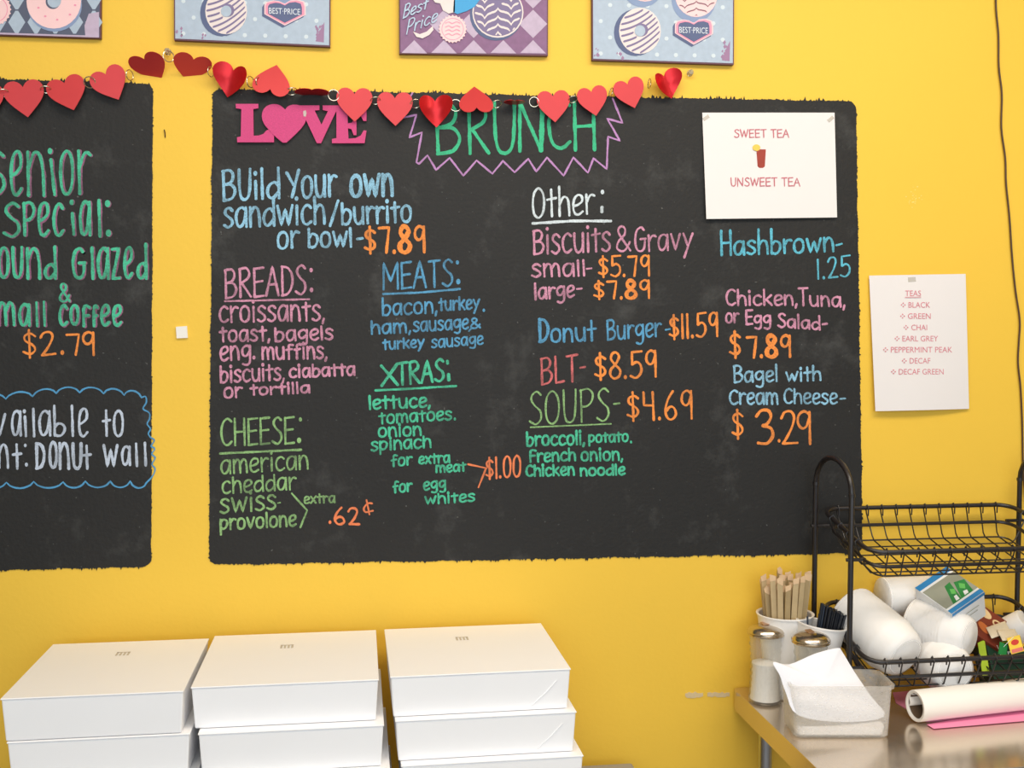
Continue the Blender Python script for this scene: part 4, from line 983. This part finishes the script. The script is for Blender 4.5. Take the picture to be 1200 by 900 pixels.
carton('tea_carton', 'tilted blue and white tea carton with green sachets pictured, on top of the foam bowls', 'tea box', o_, e1, e2, nvec, [
    ('stripe_print', TBLUE, F0(0, 0, 1, .14), 0, 'blue stripe'), ('picture_print', TGREY, F0(.02, .2, 1, .84), 0, 'grey picture ground'),
    ('sachet_print', TGRN, [(.24, .84), (.5, .38), (.68, .36), (.5, .84)], 0, 'green tea sachet picture'), ('sachet_print', TGRN, [(.5, .84), (.74, .42), (.98, .5), (.86, .84)], 0, 'green tea sachet picture'),
    ('leaf_print', TLG, [(.44, .62), (.52, .5), (.6, .56), (.52, .68)], 0, None), ('leaf_print', TLG, [(.7, .62), (.8, .5), (.88, .6), (.78, .7)], 0, None),
    ('label_print', TWH, [(.36, .82), (.42, .7), (.5, .7), (.46, .82)], 0, None), ('label_print', TWH, [(.62, .82), (.68, .72), (.78, .74), (.74, .82)], 0, None),
    ('stripe_print', TBLUE, F0(0, .9, 1, 1), 0, 'blue stripe'),
    ('stripe_print', TBLUE, F0(0, 0, 1, .1), 1, 'blue stripe'), ('line_print', TGREY, F0(.3, .35, .8, .37), 1, None), ('line_print', TGREY, F0(.35, .5, .75, .52), 1, None)], TWH)
BRN = mat('cocoa_brown_carton', (128, 52, 34), .5, var=.15, scale=40); TAN = mat('biscuit_tan_print', (232, 200, 150), .5); ORG = mat('copper_print', (206, 112, 56), .5)
o_ = W(1143, 703, -.085); e1 = W(1180, 728, -.10) - o_; n1 = e1.normalized(); d2 = W(1142, 742, -.135) - o_; e2 = d2 - n1 * d2.dot(n1); nr = n1.cross(e2.normalized()); nr = -nr if nr.y < 0 else nr
el = lambda cx, cy, a, b, r: [(cx + a * math.cos(t_) * math.cos(r) - b * math.sin(t_) * math.sin(r), cy + a * math.cos(t_) * math.sin(r) + b * math.sin(t_) * math.cos(r)) for t_ in [2 * PI * k / 16 for k in range(16)]]
carton('cocoa_carton', 'brown carton with cream oval pictures behind the blue tea carton', 'box', o_, e1, e2, nr * .03, [
    ('oval_print', TAN, el(.3, .2, .26, .14, .1), 0, 'cream oval'), ('oval_print', TAN, el(.78, .3, .18, .12, .1), 0, 'cream oval'), ('oval_print', BRN, el(.78, .3, .13, .07, .1), 0, None), ('swirl_print', ORG, el(.42, .66, .2, .12, .3), 0, 'copper swirl')], BRN)
GDK = mat('dark_green_carton', (22, 62, 44), .45); LIME = mat('lime_green_card', (170, 196, 40), .5)
o_ = W(1154, 747, -.13); e1 = W(1196, 745, -.125) - o_; e2 = W(1157, 797, -.165) - o_; n1 = e1.normalized(); e2 = e2 - n1 * e2.dot(n1); nr = n1.cross(e2.normalized()); nr = -nr if nr.y < 0 else nr
t = carton('green_tea_carton', 'dark green tea carton lettered Gr behind the front rim of the lower basket', 'tea box', o_, e1, e2, nr * .05, [
    ('line_print', LIME, F0(.08, .12, .6, .15), 0, None), ('line_print', TLG, F0(.1, .22, .55, .24), 0, None)], GDK)
mb = MB(); vs, fs = font_mesh('Gr'); 
lo = min(v.x for v in vs); hi = max(v.x for v in vs); 
mb.add([o_ + e1 * (.3 + .32 * (v.x - lo) / (hi - lo)) + e2 * (.52 - .26 * v.y / .7) - nr * .0011 for v in vs], fs)
mb.build('printed_words', TWH, t, label='white letters Gr')
o = MB().para(W(1146, 754, -.14), W(1154, 750, -.137) - W(1146, 754, -.14), W(1152, 794, -.175) - W(1146, 754, -.14), V((0, .002, .0005))).build('tea_packet', LIME, bevel=.0005)
tag(recentre(o, W(1150, 772, -.155)), 'lime green tea packet standing left of the dark green carton', 'tea packet')
# sachets and tag
SACH = mat('cream_paper_sachet', (226, 212, 186), .6, var=.08, scale=60); RTAG = mat('yellow_tag_card', (244, 206, 66), .5); RR = mat('red_tag_print', (206, 52, 40), .5)
def pillow(p, a, b, th, m, name, parent=None, smooth=True):
    """soft flat packet spanned by a, b around the centre p"""
    nrm = a.cross(b).normalized(); mb = MB(); nU, nV = 10, 8
    for sg in (1, -1):
        def fn(u, v):
            U, Vv = u * 2 - 1, v * 2 - 1; h = th * max(0, (1 - U ** 4)) ** .5 * max(0, (1 - Vv ** 4)) ** .5
            return p + a * U * .5 + b * Vv * .5 + nrm * sg * (h + .0002 + .0006 * math.sin(9 * U + 5 * Vv))
        g = MB().grid(fn, nU, nV)
        if sg < 0: g.f = [f[::-1] for f in g.f]
        mb.add(g.v, g.f)
    return mb.build(name, m, parent, smooth=smooth, ang=60)
spots = [(1170, 738, -.13, 30, 10, 12, 'cream sachet lying on top of the cartons, left one of the heap'), (1182, 744, -.145, 28, -4, 10, 'cream sachet tipped towards the front above the green carton'), (1176, 751, -.115, 26, 20, 9, 'cream sachet half hidden under the other sachets')]
for x, y, yy, L, an, hh, lb in spots:
    c = W(x, y, yy); a = V((math.cos(math.radians(an)), .25, math.sin(math.radians(an)))) * L * .00162; b = V((.1, .8, .45)).normalized() * .03
    o = pillow(c, a, b, .0025, SACH, 'sachet'); tag(recentre(o, c), lb, 'sachet', 'sachets in the lower basket')
t = thing('tea_bag_tag', 'yellow tea bag tag with a red oval at the right end of the lower basket', 'tea tag', W(1188, 755, -.16))
c = W(1180, 748, -.165); a = W(1195, 744, -.165) - c; b = W(1185, 767, -.18) - c
MB().para(c, a, b, V((0, .0006, 0))).build('tag_card', RTAG, t)
MB().plate([c + a * (.5 + .3 * math.cos(u)) + b * (.35 + .17 * math.sin(u)) - V((0, .0004, 0)) for u in [k * PI / 8 for k in range(16)]], (0, .0002, 0)).build('oval_print', RR, t)
MB().plate([c + a * u + b * v - V((0, .0004, 0)) for u, v in ((.1, .72), (.95, .72), (.95, .95), (.1, .95))], (0, .0002, 0)).build('band_print', mat('pink_tag_band', (226, 120, 110), .5), t)
MB().tube(crom([c + a * .5 + V((0, -.001, 0)), W(1178, 756, -.17), W(1172, 762, -.165), W(1168, 756, -.16)], 5), .0005, 5).build('string', TWH, t, smooth=True)
o = MB().para(W(1172, 752, -.166), W(1181, 756, -.166) - W(1172, 752, -.166), W(1170, 766, -.178) - W(1172, 752, -.166), V((0, .0015, 0))).build('tea_packet', TGRN)
tag(recentre(o, W(1175, 758, -.17)), 'small green tea packet just left of the yellow tag', 'tea packet')
# loose foam cup at the far right
def cup_prof(rb, rt, h, th=.0028):
    return [(0, 0), (rb * .9, 0), (rb, .003), (rt, h - .004), (rt + .0022, h - .003), (rt + .0024, h - .0006), (rt + .0005, h), (rt - th, h - .002), (rb - th, .006), (0, .005)]
CUPW = mat('white_foam_cup', (240, 236, 230), .5, var=.01, sss=.1)
c = W(1203, 727, -.10); ax = V((.35, -.45, .55)).normalized(); q = V((0, 0, 1)).rotation_difference(-ax).to_matrix()
o = MB().lathe(cup_prof(.026, .037, .08), c, q, 32).build('foam_cup', CUPW, smooth=True)
tag(recentre(o, c), 'loose white foam cup tipped over at the right end of the lower basket', 'cup')

# ------------------------------------------------------------------ tall cups with stir sticks and straws
CER = mat('white_glossy_cup', (244, 242, 240), .3, var=.01)
def cup(label, c, rb, rt, h, M=None):
    t = thing('tall_cup', label, 'cup', c, None, M)
    mb = MB(); mb.lathe(cup_prof(rb, rt, h, .003), (0, 0, 0), None, 40); mb.v = [WM[t.name] @ p for p in mb.v]; mb.build('cup_body', CER, t, smooth=True)
    return t
c1 = HZ(914, 811, TZ); c1.y = -.064; h1 = W(917, 718, c1.y).z - TZ
cup('tall white cup full of paper wrapped stir sticks, beside the wall', c1, .034, .0545, h1)
KRAFT = mat('kraft_paper_wrap', (194, 170, 128), .7, var=.12, scale=60); KRAFT3 = mat('shaded_kraft_wrap', (172, 148, 106), .7, var=.12, scale=60); KRAFT2 = mat('pale_kraft_tip', (222, 188, 148), .7)
spots = []
for rr_, n in ((.012, 5), (.027, 11), (.042, 18)):
    for k in range(n): spots.append((rr_, 2 * PI * k / n + rr_ * 40))
for k, (r_, a) in enumerate(spots):
    bx, by = c1.x + r_ * .5 * math.cos(a), c1.y + r_ * .5 * math.sin(a); tx, ty = c1.x + r_ * 1.08 * math.cos(a), c1.y + r_ * .98 * math.sin(a)
    if ty > -.014: ty = -.014
    zt = TZ + h1 + random.uniform(.048, .082) ; z0 = TZ + .012
    A, Bv = V((bx, by, z0)), V((tx, ty, zt)); d = (Bv - A).normalized()
    tw = random.uniform(-.5, .5); sx = V((math.cos(tw), math.sin(tw) * .6, 0)); sx = (sx - d * sx.dot(d)).normalized(); sy = d.cross(sx)
    wd, th = .0054, .0016
    mb = MB(); vs = []
    for p, kx, kt in ((A, 1, 1), (A.lerp(Bv, .97), 1, 1), (Bv, 1.0, .25)):
        vs += [p - sx * wd * kx - sy * th * kt, p + sx * wd * kx - sy * th * kt, p + sx * wd * kx + sy * th * kt, p - sx * wd * kx + sy * th * kt]
    fs = [(3, 2, 1, 0), (8, 9, 10, 11)]
    for j in range(2):
        for q in range(4): fs.append((j * 4 + q, j * 4 + (q + 1) % 4, j * 4 + 4 + (q + 1) % 4, j * 4 + 4 + q))
    mb.add(vs, fs); o = mb.build('wrapped_stirrer', KRAFT if k % 3 else KRAFT3)
    tag(recentre(o, A), 'kraft paper wrapped stir stick standing in the tall white cup by the wall', 'stir stick', 'paper wrapped stir sticks')
    f = -sy if sy.y > 0 else sy
    mb = MB(); P0 = Bv - d * .010
    s1_, s2_ = random.uniform(-.003, .004), random.uniform(-.003, .004)
    mb.plate([P0 - sx * wd * 1.03 + f * .0021 + d * s2_, P0 + sx * wd * 1.03 + f * .0021 - d * s2_, Bv + sx * wd * 1.15 + d * (.001 + s1_) + f * .001, Bv + sx * wd * .1 + d * (.0025 + s2_) + f * .001, Bv - sx * wd * 1.1 + d * (.001 - s1_) + f * .001], f * -.0004)
    mm = mb.build('folded_end', KRAFT2); inv = Matrix.Translation(-A); mm.data.transform(inv); mm.parent = o
c2 = HZ(949, 826, TZ); c2.y = -.122
tilt = Matrix.Rotation(math.radians(8), 3, 'Y')
h2 = .158
c2.z = TZ + .0032
cup2 = cup('shorter white cup of black stir straws leaning towards the basket stand', c2, .028, .0465, h2, tilt)
STRAW = mat('black_plastic_straw', (26, 28, 36), .35); STRAWB = mat('dark_blue_black_straw', (34, 46, 64), .35)
M2 = WM[cup2.name]; n = 0
for k in range(86):
    if k < 84:
        r_ = .021 * math.sqrt((k + .5) / 84); a = k * 2.4; bx, by = .008 + r_ * .6 * math.cos(a), r_ * .6 * math.sin(a); tx, ty = .020 + r_ * 1.2 * math.cos(a), r_ * 1.15 * math.sin(a); L = h2 + .033 - .010 * (tx - .01) / .03 + random.uniform(-.003, .003)
    else:
        pass
    if k >= 84: bx, by, tx, ty, L = ((-.006, -.01, -.036, -.012, h2 + .013), (-.004, .004, -.016, -.018, h2 + .022))[k - 84]
    A, Bv = M2 @ V((bx, by, .007)), M2 @ V((tx, ty, L))
    o = MB().tube([A, Bv], .0018, 6).build('stir_straw', STRAWB if k % 4 == 0 else STRAW, smooth=True)
    tag(recentre(o, A), 'black stir straw in the bundle in the shorter white cup' if k < 84 else ('short stray black straw at the left rim of the shorter cup' if k == 84 else 'longer stray black straw between the left rim and the bundle in the shorter cup'), 'straw', 'black stir straws bundled in the shorter cup' if k < 84 else None)

# ------------------------------------------------------------------ sugar jars
def thin_glass():
    m = bpy.data.materials.new('clear_glass'); m.use_nodes = True; N = m.node_tree.nodes; L = m.node_tree.links; N.clear()
    out = N.new('ShaderNodeOutputMaterial'); a = N.new('ShaderNodeBsdfTransparent'); a.inputs[0].default_value = (.97, .98, .98, 1); g_ = N.new('ShaderNodeBsdfGlossy'); g_.inputs['Roughness'].default_value = .06
    df = N.new('ShaderNodeBsdfDiffuse'); df.inputs[0].default_value = (.85, .87, .88, 1); lw = N.new('ShaderNodeLayerWeight'); lw.inputs[0].default_value = .25; fr = N.new('ShaderNodeMapRange'); fr.inputs[3].default_value = .03; fr.inputs[4].default_value = .45; L.new(lw.outputs['Facing'], fr.inputs[0])
    nz = N.new('ShaderNodeTexNoise'); nz.inputs['Scale'].default_value = 18; rp = N.new('ShaderNodeMapRange'); rp.inputs[3].default_value = .05; rp.inputs[4].default_value = .22
    m1 = N.new('ShaderNodeMixShader'); m2 = N.new('ShaderNodeMixShader')
    L.new(nz.outputs[0], rp.inputs[0]); L.new(rp.outputs[0], m1.inputs[0]); L.new(a.outputs[0], m1.inputs[1]); L.new(df.outputs[0], m1.inputs[2])
    L.new(fr.outputs[0], m2.inputs[0]); L.new(m1.outputs[0], m2.inputs[1]); L.new(g_.outputs[0], m2.inputs[2]); L.new(m2.outputs[0], out.inputs[0]); return m
GLASS = thin_glass()
SUG = mat('white_sugar', (246, 242, 236), .9, var=.03, scale=600, bump=.3, bscale=1500); LIDM = mat('polished_steel_lid', (206, 194, 178), .2, 1); FLAP = mat('copper_tinted_flap', (214, 176, 150), .35, .9)
def jar(label, c, H, r, fill):
    r = .0325
    t = thing('sugar_jar', label, 'jar', c, 'glass sugar jars')
    out = [(0, 0), (r * .9, 0), (r, .004)]; n = 9
    for k in range(n):
        z = .010 + (H - .034) * k / n; f = 1 - .10 * math.sin(PI * min(1, (k / n) * 1.05)) ** 1
        out += [(r * f * 1.0, z), (r * f * .935, z + (H - .034) / n * .5)]
    out += [(r * .97, H - .022), (r * 1.0, H - .016), (r * 1.0, H - .010)]
    inn = [(a - .0026, b) for a, b in out[2:][::-1]]; inn = [(max(.001, a), max(.006, b)) for a, b in inn] + [(0, .006)]
    MB().lathe(out, c, None, 40, False).build('glass_body', GLASS, t, smooth=True, ang=70)
    prof = [(0, .0065)] + [(a - .0032, max(b, .0066)) for a, b in out[2:] if b < .006 + fill]; prof += [(prof[-1][0], .006 + fill), (prof[-1][0] * .6, .008 + fill), (0, .011 + fill)]
    MB().lathe(prof, c, None, 36).build('sugar', SUG, t, smooth=True, ang=60)
    z = H - .018; R = r * 1.09
    prof = [(R * .98, z), (R * 1.02, z + .001), (R * 1.02, z + .003), (R * .985, z + .004), (R * 1.02, z + .0055), (R * 1.02, z + .0075), (R * .98, z + .009), (R * .95, z + .0115), (R * .84, z + .0145), (R * .62, z + .0175), (R * .3, z + .0189), (0, z + .0192)]
    lid = MB().lathe(prof, c, None, 40).build('lid', LIDM, t, smooth=True, ang=50)
    cc = V(c) + V((0, .004, z + .0190))
    MB().para(cc + V((-.006, -.008, .0002)), (.013, .002, .0005), (-.001, .018, .0008), (0, 0, .0016)).build('lid_flap', FLAP, lid, bevel=.0006)
    return t
j1 = HZ(896.5, 822, TZ); j2 = HZ(949, 838, TZ)
JH = W(897, 733, j1.y).z - TZ; JH2 = W(951, 742, j2.y).z - TZ
jar('ribbed glass sugar jar with a metal lid, the left one in full view', j1, JH, .0335, .072)
jar('ribbed glass sugar jar with a metal lid, the right one behind the plastic bin', j2, JH2, .0335, .055)
print('jars', j1, JH, j2, JH2, 'cup', c1, h1, c2)

# ------------------------------------------------------------------ translucent bin with a paper packet
def pp(name, rgb, tr):
    m = bpy.data.materials.new(name); m.use_nodes = True; N = m.node_tree.nodes; L = m.node_tree.links; N.clear()
    out = N.new('ShaderNodeOutputMaterial'); a = N.new('ShaderNodeBsdfTransparent'); b = N.new('ShaderNodeBsdfPrincipled'); mx = N.new('ShaderNodeMixShader')
    tl = N.new('ShaderNodeBsdfTranslucent'); m2 = N.new('ShaderNodeMixShader')
    nz = N.new('ShaderNodeTexNoise'); nz.inputs['Scale'].default_value = 25; rp = N.new('ShaderNodeMapRange'); rp.inputs[3].default_value = tr - .06; rp.inputs[4].default_value = tr + .06
    b.inputs['Base Color'].default_value = (*lin(rgb), 1); tl.inputs[0].default_value = (*lin(rgb), 1); b.inputs['Roughness'].default_value = .3
    L.new(nz.outputs[0], rp.inputs[0]); L.new(b.outputs[0], m2.inputs[1]); L.new(tl.outputs[0], m2.inputs[2]); m2.inputs[0].default_value = .4
    L.new(rp.outputs[0], mx.inputs[0]); L.new(m2.outputs[0], mx.inputs[1]); L.new(a.outputs[0], mx.inputs[2]); L.new(mx.outputs[0], out.inputs[0]); return m
BINM = pp('milky_plastic', (248, 246, 242), .72)
FL, FR = HZ(931, 866, TZ), HZ(1043, 866, TZ); wdt = (FR - FL).length; ang = math.atan2(FR.y - FL.y, FR.x - FL.x); bd = .086
Mb = Matrix.Rotation(ang, 3, 'Z'); bc = (FL + FR) / 2 + Mb @ V((0, bd / 2, 0)); bc.z = TZ
bn = thing('plastic_bin', 'milky translucent plastic bin holding a white packet in front of the sugar jars', 'bin', bc, None, Mb)
MW = WM[bn.name]; BH = .097
def loop(a, b, r, z): return [MW @ p for p in rr(-a, a, -b, b, r, z, 5)]
def shell(loops, mb=None):
    mb = mb or MB(); n = len(loops[0]); vs = [p for l in loops for p in l]; fs = []
    for i in range(len(loops) - 1):
        for k in range(n): j = (k + 1) % n; fs.append((i * n + k, i * n + j, (i + 1) * n + j, (i + 1) * n + k))
    return mb, vs, fs, n
A0, B0 = wdt / 2, bd / 2; g = .0045
loops = [loop(A0 - .004, B0 - .004, .012, 0.0005), loop(A0, B0, .014, .004), loop(A0 + g, B0 + g, .016, BH - .006), loop(A0 + g + .004, B0 + g + .004, .018, BH - .0055), loop(A0 + g + .0045, B0 + g + .0045, .018, BH), loop(A0 + g - .0005, B0 + g - .0005, .015, BH), loop(A0 - .0015, B0 - .0015, .012, .005), loop(A0 - .006, B0 - .006, .01, .0025)]
mb, vs, fs, n = shell(loops); L_ = len(loops)
fs.append(tuple(range(n))[::-1]); fs.append(tuple((L_ - 1) * n + k for k in range(n)))
mb.add(vs, fs).build('bin_body', BINM, bn, smooth=True, ang=45)
SALT = mat('white_paper_packets', (244, 240, 238), .8, var=.03, scale=80)
loops = [loop(A0 - .008, B0 - .008, .01, .0035), loop(A0 - .006, B0 - .006, .01, .018)]
mb, vs, fs, n = shell(loops); fs.append(tuple(range(n))[::-1]); fs.append(tuple(n + k for k in range(n)))
for p in range(n, 2 * n): vs[p] = vs[p] + V((0, 0, random.uniform(-.002, .004)))
o = mb.add(vs, fs).build('loose_packets', SALT, None, smooth=True, bevel=.003); tag(recentre(o, bc), 'white packets lying flat on the bottom of the plastic bin', 'packets'); o['kind'] = 'stuff'
BAG = mat('white_paper_bag', (240, 240, 246), .6, var=.02, bump=.25, bscale=40, bdist=.004)
yb1 = bc.y + .018; yf1 = bc.y - .03
P = [W(906, 776, yb1 - .01), W(925, 778.5, yb1 - .008), W(955, 766, yb1), W(981, 759.5, yb1 + .004), W(987, 764, yb1 + .004), W(1001, 787, yb1 - .01), W(1020, 815, yf1 + .02), W(1036, 840, yf1 + .01), W(985, 846, yf1), W(935, 838, yf1), W(921, 812, yf1 + .018), W(914, 792, yb1 - .02)]
ctr = sum(P, V()) / len(P); mb = MB(); n = len(P); Pm = crom(P, 4, True); n = len(Pm)
for sg in (1, -1):
    off = V((0, -1, .3)).normalized() * sg
    rings = [[ctr.lerp(p, f) + off * h * (1 + .05 * math.sin(k * .9)) for k, p in enumerate(Pm)] for f, h in ((1, .0003), (.88, .0032), (.6, .0052), (.3, .0065))]
    vs = [q for r_ in rings for q in r_] + [ctr + off * .007]; fs = []
    for i_ in range(3):
        for k in range(n): j = (k + 1) % n; fs.append((i_ * n + k, i_ * n + j, (i_ + 1) * n + j, (i_ + 1) * n + k))
    for k in range(n): fs.append((3 * n + k, 3 * n + (k + 1) % n, 4 * n))
    if sg < 0: fs = [f[::-1] for f in fs]
    mb.add(vs, fs)
o = mb.build('paper_packet', BAG, smooth=True, ang=70); tag(recentre(o, ctr), 'crumpled white paper packet sticking up slantwise out of the plastic bin', 'packet')

# ------------------------------------------------------------------ paper roll on pink tissue
PINKT = mat('pink_tissue_paper', (246, 150, 190), .6, var=.03); ROLLM = mat('white_paper_roll', (246, 240, 232), .6, var=.01)
a0, a1 = HZ(1078, 851, TZ), HZ(1200, 837, TZ); dr = (a1 - a0); dr.z = 0; dr.normalize(); Lr = .46; rad = .0290
back = V((-dr.y, dr.x, 0)); p0 = a0 + back * rad * .55 + V((0, 0, rad + .0035)); 
t = thing('paper_roll', 'white roll of paper with a hollow core lying on the steel table', 'paper roll', p0 + dr * Lr / 2 - V((0, 0, rad)))
q = V((0, 0, 1)).rotation_difference(dr).to_matrix()
MB().lathe([(rad * .79, .001), (rad * .82, 0), (rad * .97, 0), (rad, .0015), (rad, Lr), (rad * .82, Lr), (rad * .79, Lr - .002), (rad * .79, .001)], p0, q, 48, False).build('rolled_paper', ROLLM, t, smooth=True, ang=50)
mb = MB()                                         # inner loose turn of paper seen in the core
pts = []
for k in range(15):
    a = 1.4 + k * .10; rr2 = rad * (.70 - .12 * math.sin(k * .45)); pts.append((rr2 * math.cos(a), rr2 * math.sin(a)))
vs = []; 
for z in (.002, .2): vs += [p0 + q @ V((x, y, z)) for x, y in pts]
mb.add(vs, [(k, k + 1, 16 + k, 15 + k) for k in range(14)]).build('inner_turn', ROLLM, t, smooth=True, solid=.0008)
MB().lathe([(rad * .78, .004), (rad * .78, Lr - .004), (rad * .745, Lr - .004), (rad * .745, .004)], p0, q, 40, False).build('cardboard_core', mat('brown_cardboard', (104, 82, 60), .8), t, smooth=True, ang=50)
z = TZ + .0004
def tissue(label, px, h0, m=PINKT):
    pts = [HZ(x, y, TZ) for x, y in px]; pts = [V((p.x, p.y, TZ + h0)) for p in pts]
    o = MB().plate(pts, (0, 0, .0006)).build('tissue_sheet', m); tag(recentre(o, pts[0]), label, 'tissue paper')
tissue('pink tissue sheet under the paper roll showing a corner beside the bin', [(1046, 812), (1210, 796), (1275, 818), (1265, 834), (1086, 846), (1064, 832), (1050, 824)], .0004)
tissue('pink tissue sheet with its folded edge along the front of the paper roll', [(1086, 850), (1200, 830), (1275, 818), (1300, 826), (1200, 846), (1094, 855)], .0014)
